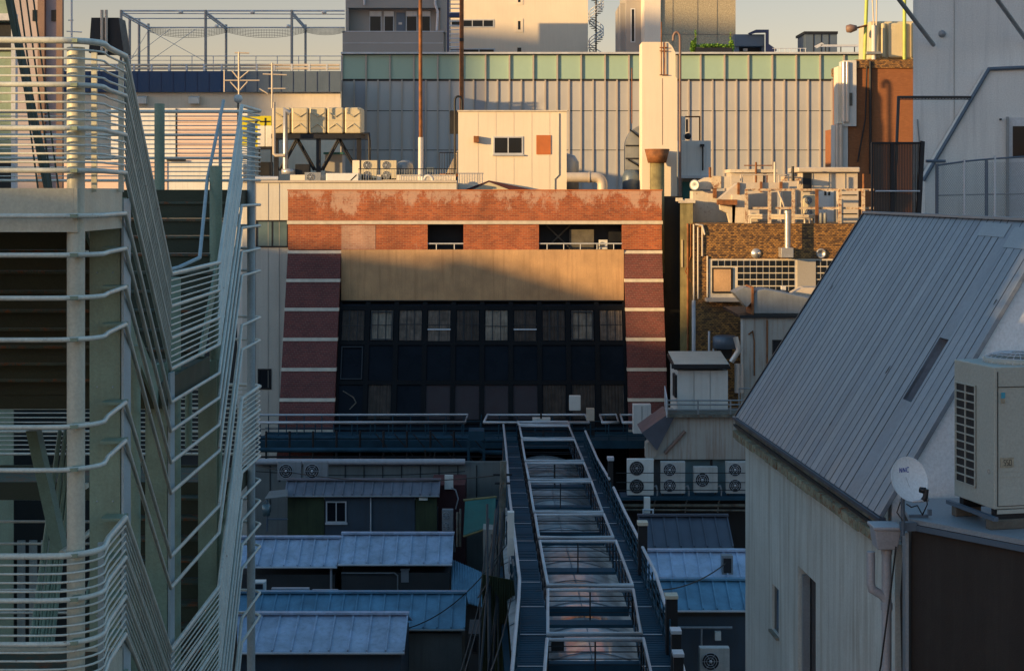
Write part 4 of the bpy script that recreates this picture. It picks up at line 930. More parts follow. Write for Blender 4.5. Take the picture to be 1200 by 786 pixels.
for k in range(3): t.part('pipe', MB().tube([P(876 + k * 2, 262, 86.9), P(876 + k * 2, 252 + k * 2, 86.9), P(955 - k * 6, 252 + k * 2, 86.9), P(955 - k * 6, 262, 86.9)], .05, 6), D['ductlit' if k % 2 else 'rustcream'])
t = T('propane_cylinders', 'pair of small grey gas cylinders in the shade behind the rusty railing', 'gas cylinder', P(945, 262, 86.9))
for px in (962, 967): t.part('cylinder', MB().lathe(P(px, 262, 87), (0, 0, 1), [(0, 0), (.1, 0), (.1, .5), (.05, .58), (0, .6)], 12), D['acgrey'])
# ================================================================ DUCT BUILDING and WHITE BALCONY HOUSE (right of centre)
Yd = 78
t = T('duct_annex', 'off-white annex with stained walls standing before the mosaic wall', 'annex', (X(905, Yd), Yd, 0))
t.part('wall', MB().wedge(871, 985, Yd, 6, 0, Z(372, Yd)), D['rustwall'])
t.part('left_wall', MB().wedge(868, 870.9, Yd + .1, 5.9, 0, Z(373, Yd)), D['white'])
t.part('cap', MB().pbox(867, 986, 369.5, 372.5, Yd - .15, 6.3), D['charcoal'])
window(t, 905, 925, 398, 420, Yd - .005, mull=0, frame=D['charcoal'])
t.part('conduit', MB().tube([P(899, 375, Yd - .05), P(899, 450, Yd - .05)], .04, 5).tube([P(877, 392, Yd - .05), P(882, 388, Yd - .05), P(884, 400, Yd - .05), P(884, 440, Yd - .05)], .035, 5), D['rust'])
t = T('big_grey_duct', 'big grey green tapering duct lying on the annex roof', 'duct', P(915, 369, Yd + .6))
y0 = Yd + .4
t.part('body', MB().prism([P(883, 368, y0), P(883, 345, y0), P(888, 340, y0), P(897, 338.5, y0), P(906, 340, y0), P(950, 349, y0), P(985, 354, y0), P(985, 368, y0)], (0, 1.8, 0)), D['stain'], bevel=.05)
t.part('scoop', MB().prism([P(882.8, 338, y0), P(873, 336.5, y0), P(866, 340, y0), P(860, 343, y0), P(868, 352, y0), P(875, 360, y0), P(882.8, 352, y0)], (0, 1.5, 0)), D['stain'], label='curved end scoop of the duct')
t.part('flange', MB().pbox(880.8, 883.4, 336, 369, Yd + .3, 2.0), D['rust'])
t = T('vent_housing', 'cream gabled vent housing peeking above the grey duct', 'vent', P(940, 350, 81)); t.part('casing', MB().prism([P(926, 352, 81), P(926, 346, 81), P(943, 337, 81), P(975, 337, 81), P(975, 356, 81), P(930, 354, 81)], (0, 1.4, 0)), D['ductlit']); t.part('lamp', MB().pbox(916, 921, 335, 341, 81, .3), D['white'])
t.part('tray', MB().pbox(905, 925, 341, 345, 80.6, .6), D['blacksteel'])
# blue round duct and pipes in the dark corner
t = T('grey_pipe_cluster', 'blue grey squat tank with vertical pipes in the dark corner under the mosaic wall', 'pipes', P(848, 424, 84))
t.part('tank', MB().lathe(P(850, 408, 84), (0, 0, 1), [(0, 0), (.62, 0), (.62, .55), (.5, .62), (0, .64)], 20), D['bluegrey'])
t.part('pipe', MB().tube([P(831, 388, 84), P(831, 425, 84)], .06, 6).tube([P(836, 408, 84), P(836, 425, 84)], .05, 6), D['rail']); t.part('duct', MB().pbox(840, 858, 408, 420, 84.2, .6), D['charcoal'])
t.part('down_pipe', MB().tube([P(813, 352, 85.6), P(813, 425, 85.6)], .10, 7), D['rail'])
one('silver_stack_pipes', MB().tube([P(864, 426, 77.5), P(864, 460, 77.5)], .13, 8).tube([P(869, 426, 77.5), P(869, 460, 77.5)], .10, 8).tube([P(862, 395, 77.5), P(866, 410, 77.5), P(857, 424, 77.5)], .12, 8), D['silver'], 'bent silver and dark stub pipes beside the white balcony house', 'pipes', P(866, 462, 77.5))

Yv = 76
t = T('balcony_house', 'small white house with a dark lean-to roof and balcony over the air conditioners', 'house', (X(825, Yv), Yv, 0))
t.part('upper_wall', MB().pbox(794, 853, 434, 490, Yv + 1.2, 3.5), D['white'])
m = MB()
for px in (813, 832): m.pbox(px, px + .6, 434, 480, Yv + 1.18, .018)
t.part('wall_joint', m, D['greyconc'])
t.part('roof', MB().prism([P(790, 433, Yv + .9), P(790, 430, Yv + .9), P(856, 429, Yv + .9), P(856, 432, Yv + .9)], (0, 3.6, .25)).box(X(789, Yv), X(857, Yv), Yv + .8, Yv + .895, Z(434, Yv), Z(429, Yv)), D['blacksteel'])
t.part('roof_sheet', MB().prism([P(791, 428.6, Yv + 1), P(791, 427.5, Yv + 1), P(855, 427.2, Yv + 1), P(855, 428.6, Yv + 1)], (0, 3.4, .3)), D['ductlit'])
t.part('side_door', MB().pbox(791, 793.8, 440, 466, Yv + 1.4, 1.2), D['charcoal'])
t.part('balcony_floor', MB().pbox(782, 895, 485.5, 489, Yv - .35, 1.8), D['gutter'])
m = MB()
for py in (469, 474, 480): m.tube([P(782, py, Yv - .3), P(895, py, Yv - .3)], .035, 5)
for px in (782, 818, 856, 893): m.tube([P(px, 468, Yv - .3), P(px, 486, Yv - .3)], .04, 5)
m.tube([P(866, 455, Yv - .1), P(895, 455, Yv - .1)], .03, 5).tube([P(866, 455, Yv - .1), P(866, 486, Yv - .1)], .03, 5)
t.part('balcony_rail', m, D['stain'])
t.part('balcony_side_panel', MB().prism([P(782, 489, Yv - .36), P(782, 466, Yv - .36), P(779.5, 452, Yv + 1.4), P(779.5, 474, Yv + 1.4)], (-.04, 0, 0)), D['rail'])
t.part('lower_wall', MB().prism([P(790, 489.2, Yv), P(895, 489.2, Yv), P(895, 538, Yv), P(762, 538, Yv), P(768, 524, Yv)], (0, 3.6, 0)), D['rustwall'])
t.part('base_wall', MB().box(X(763, Yv), X(895, Yv), Yv + .35, Yv + 3.5, 0, Z(538.2, Yv)), D['walldark'])
t.part('lean_to_roof', MB().prism([P(783, 485, Yv - .3), P(790, 489, Yv - .3), P(770, 528, Yv - .3), P(752, 507, Yv - .3)], (0, 2.8, 0)), D['roofdark'])
t.part('roof_foot', MB().prism([P(757, 520, Yv - .1), P(764, 514, Yv - .1), P(770, 530, Yv - .1), P(766, 540, Yv - .1), P(757, 537, Yv - .1)], (0, .8, 0)), D['rustwall'])
t.part('diagonal_pipe', MB().tube([P(779, 531, Yv - .1), P(803, 505, Yv - .1)], .08, 6), D['brownpost'])
m = MB()
for a, b in ((786, 833), (835, 895)): m.box(X(a, Yv), X(b, Yv), Yv + .25, Yv + .34, Z(580, Yv), Z(534, Yv))
t.part('teal_window', m, D['glassblue']); t.part('window_post', MB().pbox(784, 786, 533, 580, Yv + .1, .2).pbox(833, 835, 533, 580, Yv + .1, .2), D['blacksteel'])
Ya = 74.5
ac('large twin-fan air conditioner, leftmost on the ledge under the balcony house', 735, 766, 538, 580, Ya, 2, D['acwhite'], 'air conditioners on the ledge')
ac('slim twin-fan air conditioner on the ledge, second from the left under the balcony house', 774.5, 803, 541, 578, Ya, 2, D['acdim'], 'air conditioners on the ledge')
ac('single-fan air conditioner on the ledge under the balcony house', 813, 841, 547, 577, Ya, 1, D['tank'] and D['acdim'], 'air conditioners on the ledge')
ac('twin-fan air conditioner on the ledge cut off by the grey roofed building', 851, 880, 541, 578, Ya, 2, D['acdim'], 'air conditioners on the ledge')
t = T('air_conditioner_ledge', 'dark steel ledge with wires carrying the row of air conditioners', 'ledge', P(810, 600, Ya))
t.part('deck', MB().pbox(728, 895, 582.5, 586, Ya - .3, 1.3), D['steelblue'])
m = MB()
for py in (554, 565, 574): m.tube([P(722, py, Ya - .4), P(895, py, Ya - .4)], .018, 4)
t.part('wire', m, D['cable'])
t.part('wall', MB().box(X(726, Ya), X(895, Ya), Ya + 1.01, Ya + 1.2, 0, Z(586.2, Ya + 1)), D['charcoal'])
t.part('pipe_run', MB().tube([P(728, 592, Ya - .1), P(895, 592, Ya - .1)], .08, 6).tube([P(728, 597, Ya - .1), P(895, 598, Ya - .1)], .05, 6), D['gutter'])
t = T('white_meter_post', 'white bracketed box on legs behind the arcade rail', 'utility box', P(760, 612, 72))
t.part('box', MB().pbox(755, 762, 583, 601, 72, .3), D['acwhite']); t.part('legs', MB().tube([P(754, 612, 72), P(754, 597, 72), P(765, 597, 72), P(765, 612, 72)], .04, 5), D['rail'])
t = T('pale_locker', 'pale upright locker on the footbridge beside the dark lean-to roof', 'locker', P(752, 507, 88)); t.part('casing', MB().pbox(742, 763, 474, 508, 88, .6), D['wallgrey'], bevel=.02); t.part('door_line', MB().pbox(752, 752.4, 476, 506, 87.98, .018), D['charcoal'])
one('white_wall_box', MB().pbox(667, 680.5, 463.5, 481, 91.6, .3), D['acwhite'], 'small white box fixed before the brick building windows, above the footbridge', 'box', P(674, 481, 91.6), bevel=.03)

# ================================================================ FOOTBRIDGE (pipe rack) crossing before the brick building
ZR = H - 12.1; ZD = ZR - 1.05
def A(px, py, z=ZR): Y = (H - z) * F / (py - HY); return P(px, py, Y)
t = T('cross_footbridge', 'steel service footbridge with pale handrails crossing in front of the brick building', 'footbridge', (X(450, 90), 91, ZD))
ya, ybk = A(0, 495).y, A(0, 486).y
x0, x1 = X(302, 90), X(590, ya)
t.part('deck', MB().box(x0, X(770, 90), ya, ybk, ZD - .12, ZD), D['steelblue'])
m = MB().box(x0, X(770, 90), ya - .08, ya - .001, ZD - .30, ZD + .12).box(x0, X(770, 90), ybk + .001, ybk + .08, ZD - .3, ZD + .12); t.part('edge_beam', m, D['steelblue'])
def loop(t, pts, r=.055, name='handrail', mat=None):
    pts = list(pts); t.part(name, MB().tube(pts + [pts[0], pts[0].lerp(pts[1], .02)], r, 6), mat or D['rail'])
loop(t, [A(303, 486), A(548, 486), A(545, 495), A(303, 495)]); loop(t, [A(571, 486), A(686, 486), A(690, 495), A(567, 495)])
loop(t, [A(703, 486), A(722, 486), A(725, 495), A(706, 495)]); loop(t, [A(727, 486), A(768, 486), A(770, 495), A(730, 495)])
for k, y in enumerate((ya, ybk)):
    m = MB()
    for i in range(22):
        px = 305 + i * 21.5; xx = X(px, ya)
        m.tube([V(xx, y, ZR), V(xx, y, ZD)], .03, 5)
    for h in (.35, .7): m.tube([V(x0, y, ZD + h), V(X(765, ya), y, ZD + h)], .022, 5)
    t.part('guard_posts', m, D['steelblue'])
# lower service beams
m = MB()
for py, y, r in ((527, 88.2, .13), (513, 88.6, .10)): m.tube([P(300, py, y), P(562, py, y), P(567, py + 3, y), P(590, py + 3, y)], r, 6)
t.part('service_pipe', m, D['steelblue'])
m = MB()
for i in range(9):
    px = 312 + i * 27.5; m.tube([P(px, 505, 88.3), P(px, 548, 88.3)], .06, 5)
m.tube([P(300, 535, 88.3), P(590, 535, 88.3)], .05, 5).tube([P(300, 541, 88.1), P(590, 541, 88.1)], .04, 5); t.part('hanger_row', m, D['blacksteel'])
m = MB()
for i in range(6):
    a = 440 + i * 22; m.tube([P(a, 508, 88.4), P(a + 22, 534, 88.4)], .03, 4)
t.part('brace_row', m, D['charcoal'])
# lattice pylon carrying the bridge
t = T('lattice_pylon', 'dark lattice steel pylon under the footbridge junction', 'pylon', (X(556, 86.5), 86.5, 0))
m = MB(); cs = [(X(549, 86.5), 86.2), (X(567, 86.5), 86.2), (X(567, 86.5), 87.2), (X(549, 86.5), 87.2)]
for cx, cy in cs: m.box(cx - .06, cx + .06, cy - .06, cy + .06, 0, Z(516, 86.5))
t.part('leg', m, D['steelblue']); m = MB(); z = 3.0
while z < Z(520, 86.5) - 1:
    for a, b in ((0, 1), (1, 2), (2, 3), (3, 0)):
        m.tube([V(*cs[a], z), V(*cs[b], z + .9)], .03, 4).tube([V(*cs[b], z), V(*cs[a], z + .9)], .03, 4)
    z += .9
t.part('lattice', m, D['charcoal'])
one('junction_box', MB().pbox(549, 567, 505, 516, 85.9, 1.2), D['steelblue'], 'blue steel box on top of the lattice pylon', 'box', P(558, 516, 86))

# ================================================================ ARCADE ROOF WALKWAY
t = T('arcade_roof_walkway', 'long steel maintenance walkway with pale railed openings above the arcade vault', 'walkway', (2, 60, ZD))
LO = [(590, 497), (593.5, 530), (597, 580), (602.5, 624), (608.9, 678), (608, 699), (600, 786), (590, 880)]     # outer left rail
LI = [(607, 495), (620, 563), (627, 602), (632.5, 634), (642, 686), (641.5, 745), (639, 786), (634, 880)]
RI = [(665, 495), (692.5, 563), (708.5, 602), (722, 634), (741, 686), (751.5, 743), (761, 786), (781, 880)]
RO = [(684, 497), (697, 530), (716, 566), (733, 601), (751, 637), (781, 710), (803, 790), (828, 880)]
def line(L, z): return [A(px, py, ZR) + V(0, 0, z - ZR) for px, py in L]
def xat(L, Y):
    pts = [A(*p) for p in L]
    for a, b in zip(pts[:-1], pts[1:]):
        if b.y <= Y <= a.y: f = (Y - a.y) / (b.y - a.y); return a.x + (b.x - a.x) * f
    return pts[0].x if Y > pts[0].y else pts[-1].x
ys = [89.0 - i * 1.0 for i in range(53)]
def strip(LA, LB, z, zt, mb, ya_=89.5, yb_=37):
    y = ya_
    while y > yb_ + .01:
        y2 = max(yb_, y - 1.4)
        a, b, c, d = xat(LA, y2), xat(LB, y2), xat(LB, y), xat(LA, y)
        mb.hexa([(a, y2, z), (b, y2, z), (c, y - .01, z), (d, y - .01, z), (a, y2, zt), (b, y2, zt), (c, y - .01, zt), (d, y - .01, zt)]); y = y2
deckm = MB(); strip(LO, LI, ZD - .08, ZD, deckm); t.part('deck', deckm, D['steelblue'], label='left walkway deck')
deckm = MB(); strip(RI, RO, ZD - .08, ZD, deckm); t.part('deck', deckm, D['steelblue'], label='right walkway deck')
# anti slip ribs on the decks
rb = MB(); y = 88.5
while y > 37.5:
    if y < 56 or int(y) % 3:
        for a, b in ((LO, LI), (RI, RO)): rb.box(xat(a, y) + .06, xat(b, y) - .06, y, y + .04, ZD + .001, ZD + .012)
    y -= .25 if y < 60 else .5
t.part('grating_rib', rb, D['steelblue'], kind='stuff')
seam = MB(); y = 88
while y > 37:
    for a, b in ((LO, LI), (RI, RO)): seam.box(xat(a, y) + .05, xat(b, y) - .05, y + .06, y + .12, ZD + .023, ZD + .03)
    y -= 3.4
t.part('deck_seam', seam, D['rail'])
# openings: top corners and bottom corners
OP = [((607, 494), (665, 494), (608, 497.5), (667, 497.5)), ((608.6, 499), (666.8, 499), (611.8, 513.5), (672.5, 513.5)), ((611.5, 515.4), (673.5, 515.4), (615.7, 540), (683.4, 540)), ((616, 542.5), (684.6, 542.5), (620, 562), (692, 562)),
      ((620, 564.5), (693.5, 564.5), (626, 600), (706, 600)), ((627, 603), (708, 603), (631.6, 629.6), (718.4, 629.6)), ((632.5, 634), (722, 634), (642, 685.6), (741, 685.6)),
      ((642, 691), (742, 691), (642, 742.6), (751.5, 742.6)), ((641, 749), (754, 749), (635, 830), (773, 830))]
for a, b, c, d in OP:
    a, b, c, d = A(*a), A(*b), A(*c), A(*d)
    loop(t, [a, b, d, c], .05)
    g = MB()
    for p, q in ((a, b), (b, d), (c, d), (a, c)):
        L_ = (q - p).length; n_ = max(1, int(L_ / 1.3))
        for i in range(n_ + 1):
            w_ = p.lerp(q, i / n_); g.tube([w_, V(w_.x, w_.y, ZD - .05)], .024, 5)
        for h in (.37, .72): g.tube([V(p.x, p.y, ZD + h), V(q.x, q.y, ZD + h)], .016, 4)
    t.part('guard_fence', g, D['charcoal'])
for (_, _, c, d), (a2, b2, _, _) in zip(OP[:-1], OP[1:]):
    c, d, a2, b2 = A(*c), A(*d), A(*a2), A(*b2)
    cb = MB().hexa([V(a2.x, a2.y, ZD - .1), V(b2.x, b2.y, ZD - .1), V(d.x, d.y, ZD - .1), V(c.x, c.y, ZD - .1), V(a2.x, a2.y, ZD - .004), V(b2.x, b2.y, ZD - .004), V(d.x, d.y, ZD - .004), V(c.x, c.y, ZD - .004)])
    t.part('cross_deck', cb, D['steelblue'])
# mid-opening service beams
for py in (585, 664, 722):
    Yq = A(0, py).y; m = MB().box(xat(LI, Yq) - .1, xat(RI, Yq) + .1, Yq - .15, Yq + .15, ZD - .5, ZD - .25); t.part('cross_beam', m, D['steelblue'])
# outer handrails
for Ls, lab in ((LO[:4], 'a'), (LO[3:], 'a')):
    t.part('handrail', MB().tube(line(Ls, ZR), .055, 7), D['rail'])
for a, b in (((697, 530), (716, 566)), ((719, 571), (751, 637)), ((754, 641), (769, 671), (781, 712)), ((799, 773), (815, 830))) if False else ():
    pass
for seg in ([(686, 505), (700, 537), (714, 561)], [(719, 571), (733, 601), (748.5, 631)], [(753, 641), (768, 671), (780, 709)], [(797, 770), (812, 830)]):
    t.part('handrail', MB().tube(line(seg, ZR), .055, 7), D['rail'])
for L in (LO, RO):
    g = MB(); y = 88
    while y > 37:
        xx = xat(L, y); g.tube([V(xx, y, ZR), V(xx, y, ZD)], .028, 5); y -= 1.2
    for h in (.3, .6, .85): g.tube([V(p.x, p.y, ZD + h) for p in line(L, ZR)], .018, 4)
    t.part('guard_posts', g, D['steelblue'])
# kick plates at both outer sides and columns to the street
for L, s in ((LO, -1), (RO, 1)):
    k = MB(); pts = line(L, ZD)
    for a, b in zip(pts[:-1], pts[1:]): k.obox(V(a.x, a.y, ZD - .35), V(b.x - a.x, b.y - a.y, 0), V(.05 * s, 0, 0), V(0, 0, .47))
    t.part('edge_beam', k, D['steelblue'])
    c_ = MB(); y = 86
    while y > 38: c_.box(xat(L, y) - .12, xat(L, y) + .12, y - .12, y + .12, 0, ZD - .36); y -= 8
    t.part('column', c_, D['steelblue'])
# vaulted polycarbonate roof under the walkway
mv, tv, bv, Nv, Lv = nodes('vault_sheet')
bv.inputs['Base Color'].default_value = (.10, .105, .12, 1); bv.inputs['Roughness'].default_value = .14; bv.inputs['Specular IOR Level'].default_value = .9; bv.inputs['Coat Weight'].default_value = .4
tc = Nv.new('ShaderNodeTexCoord'); mp = Nv.new('ShaderNodeMapping'); mp.inputs['Scale'].default_value = (1, 5, 1); Lv.new(tc.outputs['Object'], mp.inputs[0])
nz = Nv.new('ShaderNodeTexNoise'); nz.inputs['Scale'].default_value = 1.6; nz.inputs['Detail'].default_value = 4; Lv.new(mp.outputs[0], nz.inputs['Vector'])
bn = Nv.new('ShaderNodeBump'); bn.inputs['Strength'].default_value = .2; bn.inputs['Distance'].default_value = .04; Lv.new(nz.outputs['Fac'], bn.inputs['Height']); Lv.new(bn.outputs[0], bv.inputs['Normal'])
cr = Nv.new('ShaderNodeMapRange'); cr.inputs[1].default_value = .35; cr.inputs[2].default_value = .7; cr.inputs[3].default_value = .5; cr.inputs[4].default_value = .8; nz2 = Nv.new('ShaderNodeTexNoise'); nz2.inputs['Scale'].default_value = 2; nz2.inputs['Detail'].default_value = 6
Lv.new(tc.outputs['Object'], nz2.inputs['Vector']); Lv.new(nz2.outputs['Fac'], cr.inputs[0]); Lv.new(cr.outputs[0], bv.inputs['Base Color'])
D['vault'] = mv
t = T('arcade_vault', 'long curved glossy sheet vault of the shopping arcade under the walkway', 'arcade roof', (2, 60, ZD - 2.4))
mm = MB(); ri = MB(); y = 88.5; n = 14
def vp(y, k, lift=0):
    xa, xb = xat(LO, y) - .25, xat(RO, y) + .25; f = k / n; xx = xa + (xb - xa) * f
    return V(xx, y, ZD - 1.35 + .80 * math.sin(math.pi * f) + lift)
yy = [88.5 - i * 1.05 for i in range(50)]
vs = [vp(y, k) for y in yy for k in range(n + 1)]
fs = [(i * (n + 1) + k, (i + 1) * (n + 1) + k, (i + 1) * (n + 1) + k + 1, i * (n + 1) + k + 1) for i in range(len(yy) - 1) for k in range(n)]
mm.add(vs, fs, True); t.part('sheet', mm, mv)
for i, y in enumerate(yy):
    if i % 3 == 0: ri.tube([vp(y, k, .03) for k in range(n + 1)], .022, 4)
for k in (7,): ri.tube([vp(y, k, .03) for y in yy], .018, 4)
t.part('rib', ri, D['ribgrey'])
em = MB()
for L, s in ((LO, -1), (RO, 1)):
    pts = line(L, ZD)
    for a, b in zip(pts[:-1], pts[1:]): em.obox(V(a.x + (s * .25), a.y, ZD - 2.5), V(b.x - a.x, b.y - a.y, 0), V(.2 * s, 0, 0), V(0, 0, .35))
t.part('gutter', em, D['steelblue'])
one('vault_smoke_vent', MB().box(X(646, 50.8), X(661, 50.8), 50.8, 51.2, ZD - .5, ZD - .02), D['black'], 'small dark box standing in the railed opening of the arcade', 'box', (X(653, 50.8), 50.8, ZD - .86))
# end of arcade: small cabinet on the bridge
t = T('bridge_end_cabinet', 'small pale cabinet where the walkway meets the footbridge', 'cabinet', A(692, 505)); t.part('casing', MB().pbox(687.5, 696.5, 479, 493, 90, .5), D['ductlit']); t.part('post', MB().pbox(688, 697, 493.2, 512, 89.9, .4), D['charcoal'])
t = T('floodlight_tray', 'white tray lamp on the footbridge handrail', 'lamp', A(634, 490)); t.part('tray', MB().pbox(624, 645, 490, 493, 90.6, .5), D['acwhite']); t.part('stem', MB().tube([P(634, 490, 90.6), P(634, 484, 90.6)], .06, 6), D['blacksteel'])
# box posts on the right outer rail
for px0, px1, py0, py1, lab in ((712, 719.5, 536, 575, 'dark post with a pale cap on the arcade rail, farthest of the box posts'), (747.5, 759.5, 612, 655, 'brown post with copper cap on the arcade rail, second box post from far'),
        (780, 795, 698, 745, 'brown post with copper cap on the arcade rail, third box post from far'), (786.5, 799, 739, 775, 'grey post with pale cap on the arcade rail beside the third'), (789, 802, 766, 830, 'grey post with pale cap on the arcade rail, nearest of the box posts')):
    Yq = A(px0, (py0 + HY * 0) + 26 if py0 > 600 else py0 + 24).y
    t = T('box_post', lab, 'post', P((px0 + px1) / 2, py1, Yq), 'box posts along the arcade rail')
    t.part('shaft', MB().pbox(px0 + .8, px1 - .8, py0 + 4, py1 + 30, Yq, .35), D['charcoal']); t.part('cap', MB().pbox(px0, px1, py0, py0 + 3.8, Yq - .05, .45), D['rail' if py0 not in (612, 698) else 'rustcream'])
t = T('tall_white_box', 'tall white sign back fixed to the left arcade rail', 'sign', P(599, 650, 60)); t.part('casing', MB().pbox(594.5, 602.5, 600, 651, 59.6, .35), D['acwhite'], bevel=.02)
t.part('cable_coil', MB().tube([P(597, 652, 59.6), P(596, 668, 59.6), P(600, 676, 59.6), P(603, 668, 59.6), P(601, 655, 59.6)], .03, 5), D['pipewhite'])
# ================================================================ SMALL METAL ROOFED HOUSES
def seam_house(name, label, cat, pl, pr, ry, rY, ey, eY, roofm, wallm, nseam, parts=None, back=2.4, wl=None):
    x0, x1 = X(pl, eY), X(pr, eY); zr, ze = Z(ry, rY), Z(ey, eY)
    t = T(name, label, cat, ((x0 + x1) / 2, eY, 0))
    xr0, xr1 = x0, x1
    rm = MB(); th = .06
    rm.hexa([(x0, eY, ze - th), (x1, eY, ze - th), (x1, rY, zr - th), (x0, rY, zr - th), (x0, eY, ze), (x1, eY, ze), (x1, rY, zr), (x0, rY, zr)])
    yb_ = rY + back; zb = zr - (zr - ze) * back / (rY - eY)
    rm.hexa([(x0, rY, zr - th), (x1, rY, zr - th), (x1, yb_, zb - th), (x0, yb_, zb - th), (x0, rY, zr), (x1, rY, zr), (x1, yb_, zb), (x0, yb_, zb)])
    ro = t.part('roof', rm, roofm)
    sm_ = MB()
    for i in range(nseam + 1):
        x = x0 + (x1 - x0) * i / nseam; x = min(max(x, x0 + .03), x1 - .03)
        sm_.hexa([(x - .03, eY - .01, ze), (x + .03, eY - .01, ze), (x + .03, rY, zr), (x - .03, rY, zr), (x - .03, eY - .01, ze + .06), (x + .03, eY - .01, ze + .06), (x + .03, rY, zr + .06), (x - .03, rY, zr + .06)])
    t.part('seam', sm_, roofm, parent=ro)
    t.part('ridge_cap', MB().box(x0 - .03, x1 + .03, rY - .14, rY + .14, zr + .03, zr + .10), roofm, parent=ro)
    t.part('gutter', MB().tube([(x0, eY - .05, ze - .05), (x1, eY - .05, ze - .05)], .045, 7), D['rail'] if 'blue' in name else D['stain'])
    wm = MB().box(x0 + .12, x1 - .12, eY + .25, yb_ - .2, 0, min(ze, zb) - .08)
    wm.prism([(x1 - .25, eY + .26, ze - .09), (x1 - .25, yb_ - .21, zb - .09), (x1 - .25, rY, zr - .09)], (.12, 0, 0))
    t.part('wall', wm, wallm)
    if parts: parts(t, eY + .25)
    return t
def pD(t, Yw):
    for a, b, mm_ in ((337, 380, 'wallgreen'), (487, 512, 'wallgreen')): t.part('panel', MB().pbox(a, b, 582, 640, Yw - .04, .036), D[mm_], label='mossy green wall panel')
    t.part('panel', MB().pbox(381, 486, 582, 640, Yw - .03, .026), D['wallblue'], label='dark blue wall panel')
    window(t, 382, 406, 587, 612, Yw - .035, mull=1, fw=.06, frame=D['rail'], glass=D['glassdark'])
    t.part('sill', MB().pbox(381, 407, 612.2, 614.5, Yw - .12, .08), D['rail'])
    t.part('wall_lamp', MB().pbox(491, 501, 582.5, 586, Yw - .25, .2), D['acwhite'])
    t.part('downpipe', MB().tube([P(434.5, 583, Yw - .1), P(434.5, 640, Yw - .1)], .04, 6), D['rail'])
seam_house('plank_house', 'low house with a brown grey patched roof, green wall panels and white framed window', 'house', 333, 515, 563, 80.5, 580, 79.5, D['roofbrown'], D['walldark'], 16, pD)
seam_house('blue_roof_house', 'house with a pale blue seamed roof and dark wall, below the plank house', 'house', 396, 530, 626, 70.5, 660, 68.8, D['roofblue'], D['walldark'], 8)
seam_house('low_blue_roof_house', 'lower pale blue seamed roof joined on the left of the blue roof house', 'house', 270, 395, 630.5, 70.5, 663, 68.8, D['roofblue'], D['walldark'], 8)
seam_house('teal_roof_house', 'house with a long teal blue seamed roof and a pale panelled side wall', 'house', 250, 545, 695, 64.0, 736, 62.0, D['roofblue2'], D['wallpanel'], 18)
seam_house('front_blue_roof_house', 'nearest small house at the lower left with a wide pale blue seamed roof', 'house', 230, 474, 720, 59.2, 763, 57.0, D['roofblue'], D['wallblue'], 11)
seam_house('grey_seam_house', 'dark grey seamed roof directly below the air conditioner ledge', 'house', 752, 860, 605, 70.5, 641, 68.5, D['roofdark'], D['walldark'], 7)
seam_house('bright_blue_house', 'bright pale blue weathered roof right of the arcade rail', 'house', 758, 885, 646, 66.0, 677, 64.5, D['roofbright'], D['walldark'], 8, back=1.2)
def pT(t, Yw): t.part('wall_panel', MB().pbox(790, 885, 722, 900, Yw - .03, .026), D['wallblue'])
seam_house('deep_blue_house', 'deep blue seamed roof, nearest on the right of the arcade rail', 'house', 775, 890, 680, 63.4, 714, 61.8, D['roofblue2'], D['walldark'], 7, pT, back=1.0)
ac('lower right air conditioner in the alley below the deep blue roof', 820, 855, 759, 790, 57, 1, D['acdim'])
t = T('roof_vent_unit', 'small grey boxed vent standing on the bright blue weathered roof', 'vent', P(852, 677, 64.6)); t.part('casing', MB().pbox(846, 859, 651, 674, 64.7, .4), D['acgrey']); t.part('louver', MB().pbox(848, 857, 654, 671, 64.67, .026), D['grille'])
# air conditioners before the pale wall
ac('left of two single-fan air conditioners above the brown grey patched roof', 325, 353, 541, 562.5, 82, 1, D['acgrey'], 'pair of air conditioners above the plank house')
ac('right of two single-fan air conditioners above the brown grey patched roof', 355.5, 384, 541, 562.5, 82, 1, D['acgrey'], 'pair of air conditioners above the plank house')
t = T('pale_alley_wall', 'long pale stained wall behind the plank house, under the footbridge', 'wall', (X(445, 85), 85, 0))
t.part('wall', MB().box(X(290, 85), X(592, 85), 85, 85.3, 0, Z(541, 85)), D['wallpanel']); t.part('roof_tube', MB().tube([P(300, 541, 84.8), P(545, 541, 84.8)], .16, 8), D['pipewhite'])
m = MB()
for i in range(12): m.pbox(316 + i * 22, 317 + i * 22, 545, 600, 84.96, .036)
t.part('wall_joint', m, D['charcoal'])
one('dark_red_wall', MB().box(X(505, 81), X(545, 81), 81, 84, 0, Z(568, 81)), D['reddark'], 'dark red wall right of the brown grey patched roof', 'wall', (X(525, 81), 81, 0))
t = T('white_meter_box', 'white meter box with a looping cable above the dark red wall', 'utility box', P(526, 572, 80.6)); t.part('casing', MB().pbox(521, 531, 557, 573, 80.7, .25), D['acwhite']); t.part('cable', MB().tube([P(529, 571, 80.6), P(534, 574, 80.6), P(537, 584, 80.6), P(534, 596, 80.6)], .03, 5), D['pipewhite'])
ac('narrow air conditioner right of the plank house', 518, 531, 597, 622, 78.8, 2, D['acgrey'])
t = T('teal_awning', 'teal green cloth awning sloping beside the dark alley gap', 'awning', P(562, 628, 73))
t.part('cloth', MB().hexa([P(543, 627.5, 73), P(580, 615, 73), P(581, 584, 74.6), P(545, 588, 74.6), P(543, 626.5, 73), P(580, 614, 73), P(581, 583, 74.6), P(545, 587, 74.6)]), D['teal']); t.part('edge_pole', MB().tube([P(543, 628.5, 73), P(580, 616, 73)], .05, 6).tube([P(543, 586, 74.7), P(582, 582, 74.7)], .06, 6), D['mossy'])
